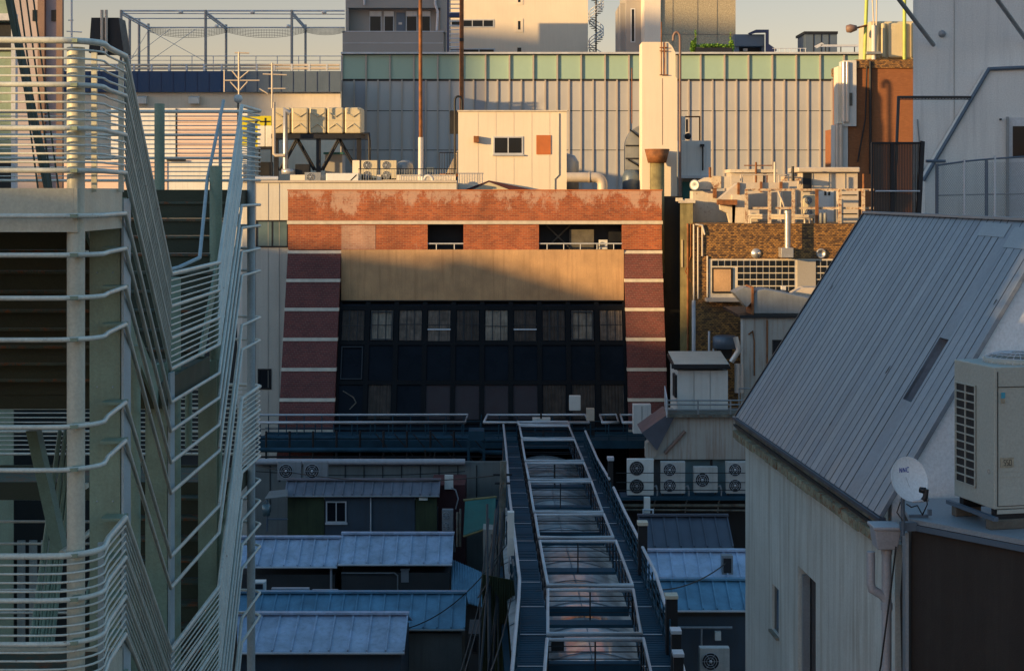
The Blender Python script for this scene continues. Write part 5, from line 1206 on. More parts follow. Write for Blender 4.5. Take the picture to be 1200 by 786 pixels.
t = T('corrugated_patch_roof', 'blue corrugated lean-to roof right of the blue roof houses', 'roof', P(548, 690, 66))
m = MB(); n_ = 26
a, b, c, d = P(529, 655, 70), P(568, 672, 68.6), P(569, 712, 66.8), P(529, 700, 68.2)
vs = []; 
for i in range(n_ + 1):
    f = i / n_; o = V(0, 0, .03 * math.sin(i * math.pi)) + V(0, 0, .035 if i % 2 else -.0); vs += [a.lerp(b, f) + o, d.lerp(c, f) + o, a.lerp(b, f) + o - V(0, 0, .04), d.lerp(c, f) + o - V(0, 0, .04)]
fs = []
for i in range(n_): k = 4 * i; fs += [(k, k + 1, k + 5, k + 4), (k + 2, k + 6, k + 7, k + 3)]
m.add(vs, fs); t.part('sheet', m, D['roofblue2']); t.part('support', MB().box(a.x + .1, c.x - .2, 68.6, 69.8, 0, Z(690, 68.6) - .6), D['walldark'])
t = T('green_fence_panel', 'dark green corrugated fence in the alley left of the arcade', 'fence', (X(585, 62), 62, 0))
m = MB()
for i in range(16): x = X(566, 62) + i * .085; m.box(x, x + .05, 60 + .06 * i, 60.07 + .06 * i, 0, Z(665 + i, 61))
t.part('corrugation', m, D['wallgreen']); t.part('sheet', MB().prism([(X(566, 62), 60.1, 0), (X(566, 62) + 1.36, 61.1, 0), (X(566, 62) + 1.36, 61.1, Z(682, 61)), (X(566, 62), 60.1, Z(666, 61))], (0, .05, 0)), D['wallgreen'])
t = T('pale_alley_panel', 'pale timber sided panel beneath the teal awning', 'wall', (X(575, 72), 72, 0)); t.part('wall', MB().box(X(566, 72), X(582, 72), 72, 74, 0, Z(620, 72)), D['rustwall'])
t = T('white_side_shed', 'pale panelled shed front at the end of the teal roof', 'shed', (X(560, 60), 60, 0)); t.part('wall', MB().box(X(549, 60), X(563, 60), 60, 62, 0, Z(742, 60)), D['walldark']); window(t, 553, 560, 730 + 14, 765, 59.99, mull=0, frame=D['charcoal'])
t = T('left_canopy', 'small striped canopy with a hanging bucket left of the plank house', 'canopy', P(322, 584, 79)); t.part('cloth', MB().hexa([P(310, 585, 78.4), P(337, 582, 78.4), P(337, 574, 79.6), P(316, 576, 79.6), P(310, 584, 78.4), P(337, 581, 78.4), P(337, 573, 79.6), P(316, 575, 79.6)]), D['wallpanel'])
t.part('frame', MB().tube([P(313, 584, 78.6), P(313, 622, 78.6)], .05, 6).tube([P(313, 608, 78.6), P(337, 608, 78.6)], .04, 6), D['bluegrey'])
one('hanging_bucket', MB().lathe(P(312, 604, 78), (0, 0, 1), [(0, 0), (.16, 0), (.2, .5), (.17, .5), (.14, .04)], 14).tube([P(307, 591, 78), P(312, 586, 78), P(316, 591, 78)], .015, 4), D['glassblue'], 'translucent blue bucket hanging under the striped canopy', 'bucket', P(312, 605, 78))
t = T('small_white_vent', 'small white vent box on the low blue roof behind the front houses', 'vent', P(304, 694, 65)); t.part('casing', MB().pbox(297, 310, 682, 694, 65, .5), D['acwhite']); t.part('louver', MB().pbox(299, 308, 684, 690, 64.97, .026), D['grille'])
# utility pole and cables in the alley
t = T('utility_pole', 'slim dark utility pole in the alley left of the arcade walkway', 'pole', (X(586, 70), 70, 0))
t.part('shaft', MB().tube([V(X(583, 70), 70, 0), V(X(590, 70), 70, Z(540, 70))], .14, 10), D['gutter']); t.part('crossarm', MB().tube([P(578, 556, 70), P(600, 556, 70)], .05, 6).tube([P(580, 566, 70), P(598, 566, 70)], .05, 6), D['blacksteel'])
def cable(a, b, sag, label, r=.022):
    pts = [a.lerp(b, i / 14) - V(0, 0, sag * 4 * (i / 14) * (1 - i / 14)) for i in range(15)]
    one('overhead_cable', MB().tube(pts, r, 5), D['cable'], label, 'cable', pts[7], 'overhead cables in the alley')
cs_ = [((588, 556, 70), (300, 545, 84), .5, 'cable running left from the alley pole to the pale wall'), ((588, 566, 70), (540, 786, 52), .6, 'cable dropping from the alley pole towards the white side shed'),
       ((590, 600, 68), (545, 786, 50), .3, 'lower dark cable slanting down the alley left of the walkway'), ((599, 700, 56), (575, 786, 46), .2, 'short thick cable at the foot of the alley gap'),
       ((588, 560, 70), (590, 500, 88), .3, 'cable from the alley pole up to the footbridge'), ((480, 735, 61), (592, 640, 66), .5, 'cable crossing over the teal blue roof'),
       ((300, 552, 82), (545, 552, 83), .2, 'cable sagging along the pale alley wall'), ((560, 700, 58), (600, 600, 66), .4, 'cable bundle beside the left arcade rail'), ((758, 690, 56), (850, 660, 60), .3, 'thin cable crossing the bright blue roof')]
for a, b, s, l in cs_: cable(P(*a), P(*b), s, l)
t = T('pipe_bundle', 'tangle of dark conduits along the edge of the arcade roof', 'pipes', P(590, 700, 60)); 
for k in range(7):
    a = P(570 + k * 3.5 + random.uniform(-2, 2), 600 + random.uniform(-10, 30), 64 + k * .4); b = P(560 + k * 4 + random.uniform(-3, 3), 800, 54 + k * .3)
    t.part('conduit', MB().tube([a, a.lerp(b, .5) + V(random.uniform(-.3, .3), 0, 0), b], random.choice([.03, .05, .07]), 5), D['blacksteel'])

# small fittings that clutter the back alley
def clutter(label, cat, name, mb, mat, p): one(name, mb, D[mat], label, cat, p)
clutter('grey meter box with a hood on the dark wall under the blue roof house', 'utility box', 'meter_box', MB().pbox(470, 479, 668, 682, 69, .2).pbox(469, 480, 666.5, 667.9, 68.9, .32), 'acgrey', P(474, 682, 69))
clutter('white plastic drain pipe running down the dark wall of the low blue roof house', 'pipe', 'drain_pipe', MB().tube([P(388, 665, 68.9), P(388, 690, 68.9)], .05, 7), 'pipewhite', P(388, 690, 68.9))
clutter('long conduit stretched along the dark wall below the blue seamed roofs', 'pipe', 'wall_conduit', MB().tube([P(400, 671, 68.95), P(462, 671, 68.95), P(466, 674, 68.95), P(466, 692, 68.95)], .03, 6), 'stain', P(430, 671, 68.95))
clutter('row of folded pale boards leaning in the gap above the teal blue roof', 'boards', 'leaning_boards', MB().pbox(318, 362, 689, 693.6, 65.2, .2).pbox(366, 396, 690.5, 693.8, 65.3, .1), 'pipewhite', P(345, 694, 65.2))
clutter('twin dark pipes running down beside the teal awning', 'pipe', 'twin_pipes', MB().tube([P(536, 600, 74), P(536, 640, 74)], .06, 6).tube([P(539.5, 596, 74), P(539.5, 640, 74)], .05, 6), 'gutter', P(538, 640, 74))
clutter('blue plastic water drum in the alley corner below the deep blue roof', 'drum', 'water_drum', MB().lathe(V(X(806, 57), 57, 2.6), (0, 0, 1), [(0, 0), (.3, 0), (.32, .4), (.3, .8), (0, .82)], 16), 'roofblue2', V(X(806, 57), 57, 2.6))
clutter('horizontal service pipe with a joint on the wall of the deep blue roof house', 'pipe', 'service_pipe_run', MB().tube([P(792, 735, 61.6), P(858, 735, 61.6)], .05, 7).tube([P(822, 735, 61.6), P(822, 756, 61.6)], .04, 6), 'acgrey', P(825, 735, 61.6))
clutter('small white junction box on the dark wall right of the service pipe joint', 'utility box', 'junction_case', MB().pbox(838, 845, 740, 750, 61.5, .2), 'acwhite', P(841, 750, 61.5))
clutter('dark bundle of hoses hanging from the footbridge beams left of the pylon', 'hose', 'hanging_hoses', MB().tube([P(498, 527, 88), P(501, 548, 88), P(506, 552, 88), P(510, 530, 88)], .05, 6), 'cable', P(500, 540, 88))

# ================================================================ RIGHT HAND GREY ROOFED BUILDING
dirE = V(-.06, 1, 0)      # along the eave, away from the viewer
def eaveX(Y, base=3.67): return base + .06 * (28 - Y)
YF, YN = 28.0, 19.4
ef = V(eaveX(YF), YF, Z(488, YF)); zE = ef.z
en = V(eaveX(YN), YN, zE)
rdx = 5.78 - 3.67; zRg = H - .35 - .0
rf = V(ef.x + rdx, YF, zRg); rn_ = V(en.x + rdx + .035, YN + .5, zRg)
t = T('grey_roof_building', 'stained white building under a steep grey standing seam roof on the right', 'building', (4.2, 24, 0))
# roof slab as two planes: left slope seen, right slope hidden
nrm = (rf - ef).cross(en - ef).normalized(); 
if nrm.x > 0: nrm = -nrm
ov = .0
def on(f, g):  # f: 0 near..1 far along, g: 0 eave..1 ridge
    a = en.lerp(ef, f); b = rn_.lerp(rf, f); return a.lerp(b, g)
NS = 33
slot = (.30, .395)   # roof slot between two planks (f range computed below)
# locate slot from pixels: corners (1058,470)-(1112,395)
def f_at(px, py):
    best = None
    for i in range(401):
        for j in range(0, 201, 1):
            q = on(i / 400, j / 200); u = 600 + q.x / q.y * F; v = HY + (H - q.z) / q.y * F
            d = (u - px) ** 2 + (v - py) ** 2
            if best is None or d < best[0]: best = (d, i / 400, j / 200)
    return best[1:]
s1 = f_at(1060, 468); s2 = f_at(1109, 398); s3 = f_at(1073, 472)
f0 = min(s1[0], s2[0], s3[0]); f1 = max(s1[0], s2[0]); fw_ = .042
fs0 = (s1[0] + s2[0]) / 2 - fw_ / 2; fs1 = fs0 + fw_; g0, g1 = s1[1], s2[1]
def rq(mb, fa, fb, ga, gb, lift, th=.04):
    p = [on(fa, ga), on(fb, ga), on(fb, gb), on(fa, gb)]
    mb.hexa([q + nrm * (lift - th) for q in p] + [q + nrm * lift for q in p])
rms = [MB(), MB(), MB()]
cuts = sorted([0.0, fs0, fs1, 1.0] + [i / NS for i in range(1, NS) if not (fs0 - .012 < i / NS < fs1 + .012)]); last = -1
for fa, fb in zip(cuts[:-1], cuts[1:]):
    k = random.choice([q for q in (0, 0, 1, 2) if q != last]); last = k; l_ = random.uniform(-.0015, .0015)
    if abs(fa - fs0) < 1e-6: rq(rms[k], fa, fb, 0, g0, l_); rq(rms[k], fa, fb, g1, 1, l_)
    else: rq(rms[k], fa, fb, 0, 1, l_)
roof = t.part('roof', rms[0], D['roofgrey'])
t.part('roof_plank_row', rms[1], D['roofgrey2'], 'darker weathered planks of the roof', parent=roof); t.part('roof_plank_row', rms[2], D['roofgrey3'], 'paler planks of the roof', parent=roof)
sm_ = MB()
for i in range(1, NS):
    f = i / NS + (random.uniform(-.002, .002)); fr_ = 1 / NS
    if fs0 - .002 < f < fs1 + .002:
        rq(sm_, f - .0008, f + .0008, .0, g0 - .005, .012, .012); rq(sm_, f - .0008, f + .0008, g1 + .005, 1, .012, .012)
    else: rq(sm_, f - .0008, f + .0008, 0, 1, .012, .012)
gm = MB()
for i in range(1, NS):
    f = i / NS + .0024
    if not (fs0 - .004 < f < fs1 + .004): rq(gm, f - .0010, f + random.choice([.0003, .0005, .0009]), 0, 1, .0030, .003)
t.part('seam_gap', gm, D['charcoal'], parent=roof)
# small repaired sheets, a little proud
pm = MB(); rq(pm, .16, .28, .935, .985, .008, .004); rq(pm, .03, .14, .90, .975, .008, .004); t.part('repair_sheet', pm, D['roofpale'], parent=roof)
# slot recess
sl_ = MB()
a, b, c, d = on(fs0, g0), on(fs1, g0), on(fs1, g1), on(fs0, g1); dp = nrm * -.22
sl_.quad(a + dp, b + dp, c + dp, d + dp).quad(a, b, b + dp, a + dp).quad(b, c, c + dp, b + dp).quad(c, d, d + dp, c + dp).quad(d, a, a + dp, d + dp)
t.part('roof_slot', sl_, D['roofgrey'], parent=roof)
hm = MB()
for px, py, s in ((975, 336, .045), (978, 423, .035), (1041, 433, .055), (1167, 354, .03), (974, 496, .03)):
    f, g = f_at(px, py); q = on(f, g) + nrm * .006; u = (on(1, g) - on(0, g)).normalized(); v = (on(f, 1) - on(f, 0)).normalized()
    pts = [q + u * s * .5 * math.cos(k * 1.05) * random.uniform(.5, 1) + v * s * 1.5 * math.sin(k * 1.05) * random.uniform(.6, 1) for k in range(6)]; hm.prism(pts, nrm * .004)
t.part('hole', hm, D['black'], parent=roof)
# ridge cap and hidden slope
u_ = (rf - rn_)
rc = MB().obox(rn_ + V(-.04, 0, .0), u_, V(.14, .0, 0), V(0, 0, .035)); t.part('ridge_cap', rc, D['roofpale'], parent=roof)
hs = MB().prism([rn_, rn_ + V(2.6, .6, -.5), rf + V(2.6, .6, -.5), rf], (0, 0, -.05)); t.part('rear_roof', hs, D['roofgrey'])
# walls
wl = MB(); wx = V(.10, 0, 0)
def wallrect(Ya_, Yb_, za, zb, mb, off=0, th=.2):
    a = V(eaveX(Ya_) + .14 + off, Ya_, za); mb.obox(a, (V(eaveX(Yb_) + .14 + off, Yb_, za) - a), V(th, 0, 0), V(0, 0, zb - za))
def Yat(px): return (3.67 + .14 + 1.68) / ((px - 600) / F + .06)
zw = zE - .30
Ya1, Ya0 = Yat(905), Yat(912.5); Yb1, Yb0 = Yat(935), Yat(956)
YN2 = YN - .1
wallrect(YN2, Yb0, 0, zw, wl); wallrect(Yb0, Yb1, 0, Z(800, Yb0) - 2, wl); wallrect(Yb0, Yb1, Z(672, (Yb0 + Yb1) / 2), zw, wl)
wallrect(Yb1, Ya0, 0, zw, wl); wallrect(Ya0, Ya1, 0, Z(745, Ya0), wl); wallrect(Ya0, Ya1, Z(683, Ya1), zw, wl); wallrect(Ya1, YF - .1, 0, zw, wl)
t.part('side_wall', wl, D['stainwhite'])
rw = MB(); wallrect(Yb0, Yb1, Z(800, Yb0) - 2, Z(672, (Yb0 + Yb1) / 2), rw, .16, .04); wallrect(Ya0, Ya1, Z(745, Ya0), Z(683, Ya1), rw, .035, .04)
t.part('recessed_window', rw, D['glassdark'])
fx = MB(); wallrect(Yb1 - .10, Yb1 - .02, Z(800, Yb0) - 2, Z(672, Yb1) , fx, .05, .1); wallrect(Yb0 + .3, Yb0 + .36, Z(800, Yb0) - 2, Z(672, (Yb0 + Yb1) / 2), fx, .12, .04); t.part('window_frame', fx, D['roofpale'])
sl2 = MB(); wallrect(Ya0 - .05, Ya1 + .05, Z(749, Ya0), Z(746, Ya0), sl2, -.05, .1); t.part('window_sill', sl2, D['concrete'])
# near gable wall and far gable wall
gd = V(rn_.x - en.x, rn_.y - en.y, 0); e_ = V(en.x, en.y + .05, 0); gp = lambda k, z: e_ + gd * k + V(0, 0, z)
gw = MB().prism([gp(.07, 0), gp(3, 0), gp(3, zRg - .7), gp(1, zRg - .05), gp(.0 + .07, zE + (zRg - zE) * .07 - .05)], (0, .2, 0)); t.part('gable_wall', gw, D['plaster'])
gw = MB().prism([V(ef.x + .16, YF - .3, 0), V(ef.x + 6, YF - .3, 0), V(ef.x + 6, YF - .3, zRg - .5), V(rf.x, YF - .3, zRg - .12), V(ef.x + .16, YF - .3, zE - .12)], (0, .2, 0)); t.part('rear_gable_wall', gw, D['stainwhite'])
rk = MB().obox(on(0, 0) + nrm * .02 + V(0, -.03, 0), on(0, 1) - on(0, 0), V(0, .05, 0), nrm * -.045); t.part('rake_trim', rk, D['roofgrey'], parent=roof)
rk = MB().obox(on(1, 0) + nrm * .02 + V(0, 0, 0), on(1, 1) - on(1, 0), V(0, .06, 0), nrm * -.10); t.part('rake_trim', rk, D['charcoal'], parent=roof)
# eaves: fascia, box gutter with broken mossy blocks
def alongE(mb, off, w_, z0, z1, y0=YN - .05, y1=YF + .15):
    a = V(eaveX(y0) + off, y0, z0); mb.obox(a, V(eaveX(y1) + off, y1, z0) - a, V(w_, 0, 0), V(0, 0, z1 - z0))
m = MB(); alongE(m, -.03, .08, zE - .055, zE - .012); t.part('eave_flashing', m, D['roofdark'])
m = MB(); alongE(m, .02, .10, zE - .21, zE - .08); t.part('fascia', m, D['gutter'])
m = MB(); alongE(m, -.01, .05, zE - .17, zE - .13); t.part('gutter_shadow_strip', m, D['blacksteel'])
m = MB(); y = YN
while y < YF:
    L_ = random.uniform(.5, 1.1); dz = random.uniform(-.012, .012); dx = random.uniform(-.012, .012); y2 = min(y + L_, YF + .1)
    a = V(eaveX(y) - .04 + dx, y, zE - .34 + dz); m.obox(a, V(eaveX(y2 - .02) - .04 + dx, y2 - .02, zE - .34 + dz) - a, V(.19, 0, 0), V(0, 0, .115)); y = y2
t.part('eave_block_row', m, D['mossblock'])
# rain head and down pipes
yq = YN - .06; xq = eaveX(yq)
q = P(1038, 640, 19.0)
hd = MB(); r0 = V(X(1024, 18.9), 18.85, Z(643, 18.9)); w1 = X(1054, 18.9) - X(1024, 18.9)
hd.hexa([r0 + V(.03, 0, 0), r0 + V(w1 - .03, 0, 0), r0 + V(w1 - .03, .28, 0), r0 + V(.03, .28, 0), r0 + V(0, -.03, .22), r0 + V(w1, -.03, .22), r0 + V(w1, .3, .22), r0 + V(0, .3, .22)]).box(r0.x - .02, r0.x + w1 + .02, 18.8, 19.17, r0.z + .222, r0.z + .26)
t.part('rain_head', hd, D['pipewhite'], bevel=.01)
yp = 18.98
m = MB().tube([P(1039, 643, yp), P(1039, 900, yp)], .055, 12)
t.part('down_pipe', m, D['pipewhite'])
m = MB().tube([P(1020.5, 646, yp), P(1020.5, 684, yp), P(1022, 690, yp), P(1034, 697, yp), P(1038, 703, yp), P(1038.5, 712, yp)], .048, 12).tube([P(1039, 706, yp), P(1039, 714, yp)], .066, 12).tube([P(1039, 643, yp), P(1039, 649, yp)], .064, 12); t.part('branch_pipe', m, D['pipewhite'])
m = MB().tube([P(1060, 632, 18.4), P(1056, 700, 18.4), P(1058, 800, 18.4)], .012, 6).tube([P(1050, 640, 18.4), P(1044, 690, 18.4), P(1032, 780, 18.4), P(1028, 800, 18.4)], .010, 6); t.part('cable', m, D['cable'])

# ---- dark lower block at bottom right
t = T('dark_clad_block', 'flat roofed block with dark brown cladding at the lower right corner', 'building', (5.5, 18, 0))
c1, c2 = P(1068, 612, 18.3), V(5.85, 16.28, 0)
ztop = c1.z; c2.z = ztop
dv = c2 - c1
t.part('cladding', MB().prism([V(c1.x, c1.y, 0), V(c2.x, c2.y, 0), V(c2.x + 1.2, 19.6, 0), V(c1.x + .15, 19.42, 0)], (0, 0, ztop)), D['brownwall'])
t.part('roof_deck', MB().prism([V(c1.x - .03, c1.y - .05, ztop + .002), V(c2.x - .03, c2.y - .05, ztop + .002), V(c2.x + 1.2, 19.62, ztop + .002), V(c1.x + .13, 19.43, ztop + .002)], (0, 0, .05)), D['roofpale'])
t.part('edge_trim', MB().obox(V(c1.x - .05, c1.y - .07, ztop - .06), V(dv.x, dv.y, 0), V(.004, .018, 0), V(0, 0, .058)), D['bluegrey'])
t.part('corner_strip', MB().box(c1.x - .075, c1.x - .04, c1.y - .05, c1.y + .1, 0, ztop - .1), D['roofpale'])
# ---- satellite dish
dc = P(1066, 561, 17.95)
t = T('satellite_dish', 'white oval satellite dish with blue lettering on a grey pole bracket', 'satellite dish', P(1060, 622, 17.95))
ax = V(.42, -.86, .30).normalized()
prof = [(0, -.035)] + [(r_ * .232, -.035 + .035 * r_ ** 2) for r_ in (.3, .55, .8, 1.0)] + [(.238, .004), (.232, -.012), (.12, -.05), (0, -.055)]
db = MB().lathe(dc, ax, prof, 40)
t.part('dish', db, D['dish'])
up = V(0, 0, 1); right = V(0, 0, 1).cross(ax).normalized(); upd = ax.cross(right).normalized()
def dpt(a, b, h=.003):
    r_ = math.hypot(a, b) / .232; return dc + right * a + upd * b + ax * (-.035 + .035 * r_ * r_ + h)
lg = MB()
def dstroke(pts, w_=.0095):
    for (a, b), (c, d) in zip(pts[:-1], pts[1:]):
        L_ = math.hypot(c - a, d - b); nx, ny = -(d - b) / L_ * w_ / 2, (c - a) / L_ * w_ / 2
        lg.quad(dpt(a + nx, b + ny), dpt(c + nx, d + ny), dpt(c - nx, d - ny), dpt(a - nx, b - ny))
hL = .046
def letN(o): dstroke([(o, .078), (o + .008, .078 + hL)]); dstroke([(o + .008, .078 + hL), (o + .028, .078)]); dstroke([(o + .028, .078), (o + .036, .078 + hL)])
def letC(o): dstroke([(o + .040, .078 + hL), (o + .012, .078 + hL), (o + .003, .090), (o + .008, .078), (o + .032, .078)])
letN(-.095); letN(-.048); letC(-.002); lg_ = t.part('lettering', lg, D['logo'])
t.part('centre_rib', MB().tube([dpt(-.02, .03), dpt(0, -.08)], .0025, 5), D['rail'])
lnb = P(1085.5, 577, 17.6)
t.part('feed_arm', MB().tube([dc - upd * .235 - ax * .02, dc - upd * .25 + ax * .15 + right * .06, lnb], .012, 6), D['rail'])
t.part('receiver', MB().tube([lnb + V(0, 0, .035), lnb + V(-.01, 0, -.045), lnb + V(-.035, 0, -.08)], .028, 8).lathe(lnb + V(-.01, .0, .02), V(-.8, .5, .1), [(0, 0), (.034, 0), (.03, .06), (0, .06)], 12), D['blacksteel'])
pb = P(1058, 572, 18.1); t.part('pole', MB().tube([V(pb.x, 18.1, dc.z - .12), V(pb.x, 18.1, Z(627, 18.1))], .022, 8), D['bluegrey'])
t.part('mount', MB().box(pb.x - .03, pb.x + .05, 18.02, 18.12, dc.z - .16, dc.z - .04), D['blacksteel'])
t.part('bracket', MB().pbox(1056, 1075, 612, 622, 18.15, .08).pbox(1066, 1088, 603, 606, 18.3, .04).pbox(1088, 1092, 597, 604, 18.25, .05), D['bluegrey'])
m = MB().tube([lnb + V(0, 0, -.05), lnb + V(.01, 0, -.12), P(1081, 603, 17.7), P(1075, 592, 17.8), P(1068, 594, 17.9), P(1062, 590, 17.9)], .006, 5).tube([P(1055, 588, 18), P(1051, 600, 18), P(1058, 610, 18)], .006, 5); t.part('cable', m, D['cable'])
# ---- big condenser
t = T('large_condenser', 'large beige condenser unit with slatted side grille and top fan, on the block roof', 'air conditioner', P(1165, 612, 17))
n0 = P(1165, 597, 17.65)
l0 = V(X(1118, 18.5), 18.5, n0.z); zt = H - (430 - HY) / F * 17.4
sd = (l0 - n0); fd = V(-sd.y, sd.x, 0).normalized(); fd = fd if fd.x > 0 else -fd
W = 1.25; hh = Z(430, 17.65) - n0.z
body = MB().obox(n0, fd * W, sd, V(0, 0, hh)); t.part('casing', body, D['bigac'], bevel=.012)
out = -V(fd.x, fd.y, 0)   # outward normal of grille side
sl_n = sd.normalized()
def sp(a, h): return n0 + sd * a + V(0, 0, h)        # point on side face
gr = MB().obox(sp(.44, .17) + out * .004, sd * .48, -out * .0035, V(0, 0, hh * .72)); g_ = t.part('side_grille', gr, D['grille'])
gl = MB()
for i in range(13): gl.obox(sp(.43, .165 + i * hh * .72 / 12) + out * .006, sd * .50, out * .012, V(0, 0, .014))
for a in (.43, .675, .92): gl.obox(sp(a, .165) + out * .006, sd * .018, out * .014, V(0, 0, hh * .73))
t.part('grille_bar', gl, D['bigac'], parent=g_)
def fp(a, h, o=.0): return n0 + fd * a + V(0, 0, h) + sd.normalized() * -o
m = MB().obox(fp(.035, .03, .006), fd * .008, sd.normalized() * .004, V(0, 0, hh - .08)).obox(fp(.045, hh * .855, .006), fd * (W - .05), sd.normalized() * .004, V(0, 0, .008)).obox(fp(.045, .03, .006), fd * (W - .05), sd.normalized() * .004, V(0, 0, .006)); t.part('panel_gap', m, D['charcoal'])
m = MB()
for k in range(4): m.obox(fp(.05, .03 + k * .055 + .3, .004), fd * (W - .06), sd.normalized() * .003, V(0, 0, .004))
t.part('press_line', m, D['bigac'])
t.part('sticker', MB().obox(fp(.075, hh * .78, .009), fd * .045, sd.normalized() * .004, V(0, 0, .06)), D['cyan']); t.part('sticker', MB().obox(fp(.075, hh * .745, .009), fd * .045, sd.normalized() * .004, V(0, 0, .045)), D['sticker'])
st_ = t.part('sticker', MB().obox(fp(.07, hh * .295, .009), fd * .15, sd.normalized() * .004, V(0, 0, .10)), D['sticker'], label='beige sticker with faint figures')
lg = MB()
def fst(pts, w_=.006):
    for (a, b), (c, d) in zip(pts[:-1], pts[1:]):
        L_ = math.hypot(c - a, d - b) or 1; nx, ny = -(d - b) / L_ * w_ / 2, (c - a) / L_ * w_ / 2
        lg.quad(fp(a + nx, b + ny, .0105), fp(c + nx, d + ny, .0105), fp(c - nx, d - ny, .0105), fp(a - nx, b - ny, .0105))
hb = hh * .295 + .02
fst([(.125, hb + .055), (.105, hb + .055), (.105, hb + .03), (.123, hb + .027), (.123, hb), (.103, hb)]); fst([(.155, hb + .055), (.137, hb + .055), (.137, hb + .03), (.155, hb + .027), (.155, hb), (.135, hb)]); fst([(.168, hb), (.168, hb + .055), (.19, hb + .055), (.19, hb), (.168, hb)])
t.part('figures', lg, D['charcoal'], parent=st_)
tc_ = n0 + fd * W * .42 + sd * .5 + V(0, 0, hh)
fr_ = MB().lathe(tc_, (0, 0, 1), [(.36, 0), (.37, .05), (.34, .055), (.34, 0)], 36); ring_ = t.part('fan_ring', fr_, D['bigac'])
gg = MB()
for rr, hz in ((.34, .055), (.27, .085), (.19, .1), (.1, .105)): gg.ring(tc_ + V(0, 0, hz), (0, 0, 1), rr, .005, 32, 4)
for k in range(28):
    a = k / 28 * 2 * math.pi; d_ = V(math.cos(a), math.sin(a), 0); gg.tube([tc_ + d_ * .37 + V(0, 0, .0), tc_ + d_ * .34 + V(0, 0, .055), tc_ + d_ * .27 + V(0, 0, .085), tc_ + d_ * .08 + V(0, 0, .105)], .004, 4)
t.part('fan_guard', gg, D['rail'], parent=ring_); t.part('fan_well', MB().lathe(tc_ + V(0, 0, .004), (0, 0, 1), [(0, 0), (.335, 0), (.335, .003), (0, .003)], 30), D['black'], parent=ring_)
m = MB().ring(sp(.12, .38) + out * .002, out, .022, .004, 16, 4); t.part('knockout', m, D['greyconc'])
for k, (o_, w_) in enumerate(((.02, .09), (.80, .10))):
    t.part('foot', MB().obox(n0 + sd * o_ + fd * .02 + V(0, 0, -.10), fd * (W - .04), sd * w_, V(0, 0, .098)), D['blacksteel'])
t.part('foot_slot_plate', MB().obox(n0 + fd * .03 + V(0, 0, -.045) + sd * -.015, fd * (W - .05), sd * .012, V(0, 0, .043)), D['bigac'])
for k, (o_, nm, lab) in enumerate(((-.02, 'timber_sleeper', 'weathered sleeper block under the near side of the large condenser'), (.84, 'timber_sleeper', 'weathered sleeper block under the far corner of the large condenser'))):
    base = n0 + sd * o_ + fd * -.05 + V(0, 0, 0)
    z0 = ztop + .053; z1 = n0.z - .102
    m = MB().obox(V(base.x, base.y, z0), fd * (W + .1) if k == 0 else fd * .3, sd * .12, V(0, 0, z1 - z0)); one(nm, m, D['timber'], lab, 'sleeper', V(base.x, base.y, z0), bevel=.008)
m = MB()
for k in (0, 1, 2):
    b_ = n0 + fd * (.02 + .55 * k) + sd * -.28; m.obox(V(b_.x, b_.y, n0.z - .1015), fd * .05, sd * 1.6, V(0, 0, .03)) if False else None
m.obox(n0 + fd * -.06 + sd * -.12 + V(0, 0, -.10), fd * .05, sd * 1.2, V(0, 0, .04)); one('steel_channel', m, D['bluegrey'], 'blue grey steel channel alongside the condenser feet', 'channel', n0 + fd * -.06)

# ---- wall behind the grey roof
Yq = 31.0
t = T('tall_grey_wall_building', 'tall blank pale grey building behind the steep grey roof', 'building', (X(1200, Yq), Yq, 0))
t.part('wall', MB().wedge(1070, 1420, Yq, 9, 0, Z(-120, Yq)), D['wallgrey'])
Y3 = 30.6
t.part('stair_wing', MB().prism([P(1084, 300, Y3), P(1084, 208, Y3), P(1160, 81, Y3), P(1420, 70, Y3), P(1420, 300, Y3)], (0, .38, 0)), D['wallgrey'])
m = MB()
for px in (1118,): m.pbox(px, px + .5, -100, 250, Yq - .012, .009)
t.part('panel_joint', m, D['greyconc'])
t.part('wall_vent', MB().lathe(P(1104, 40, Yq - .003), (0, -1, 0), [(0, .06), (.05, .05), (.07, 0)], 12), D['acgrey'])
t.part('wall_cable', MB().tube([P(1075, 140, Yq - .02), P(1078, 175, Yq - .02), P(1083, 205, Yq - .02)], .012, 5), D['stain'])
t.part('coping_pipe', MB().tube([P(1082, 212, Y3 - .03), P(1159, 81, Y3 - .03), P(1420, 70, Y3 - .03)], .035, 7), D['bluegrey'])
t.part('diagonal_strut', MB().tube([P(1050, -5, Y3 - .9), P(1094, 53, Y3 + .3)], .04, 8), D['stain']); t.part('diagonal_strut', MB().tube([P(1160, -12, Y3 - .9), P(1205, 50, Y3 + .3)], .04, 8), D['stain'])
m = MB().tube([P(1048, 245, 29.3), P(1053, 114, 29.3), P(1140, 114, Y3)], .022, 6).tube([P(1054, 116.5, 29.3), P(1138, 116.5, Y3)], .010, 5)
for k in range(22): 
    a = P(1054 + k * 3.8, 114, 29.3 + (Y3 - 29.3) * k / 22); m.tube([a, a + V(0, 0, -.035)], .008, 4)
t.part('perforated_arm', m, D['louver'])
dd = t.part('door', MB().pbox(1181, 1260, 138, 262, Y3 - .06, .055), D['rail']); t.part('pane', MB().pbox(1187, 1240, 148, 185, Y3 - .075, .012), D['glassdark'], parent=dd); t.part('frame', MB().pbox(1179.5, 1182.5, 137, 262, Y3 - .1, .038), D['stain'], parent=dd)
t.part('junction_box', MB().pbox(1172, 1174, 139, 141, Y3 - .05, .05), D['blacksteel']); 
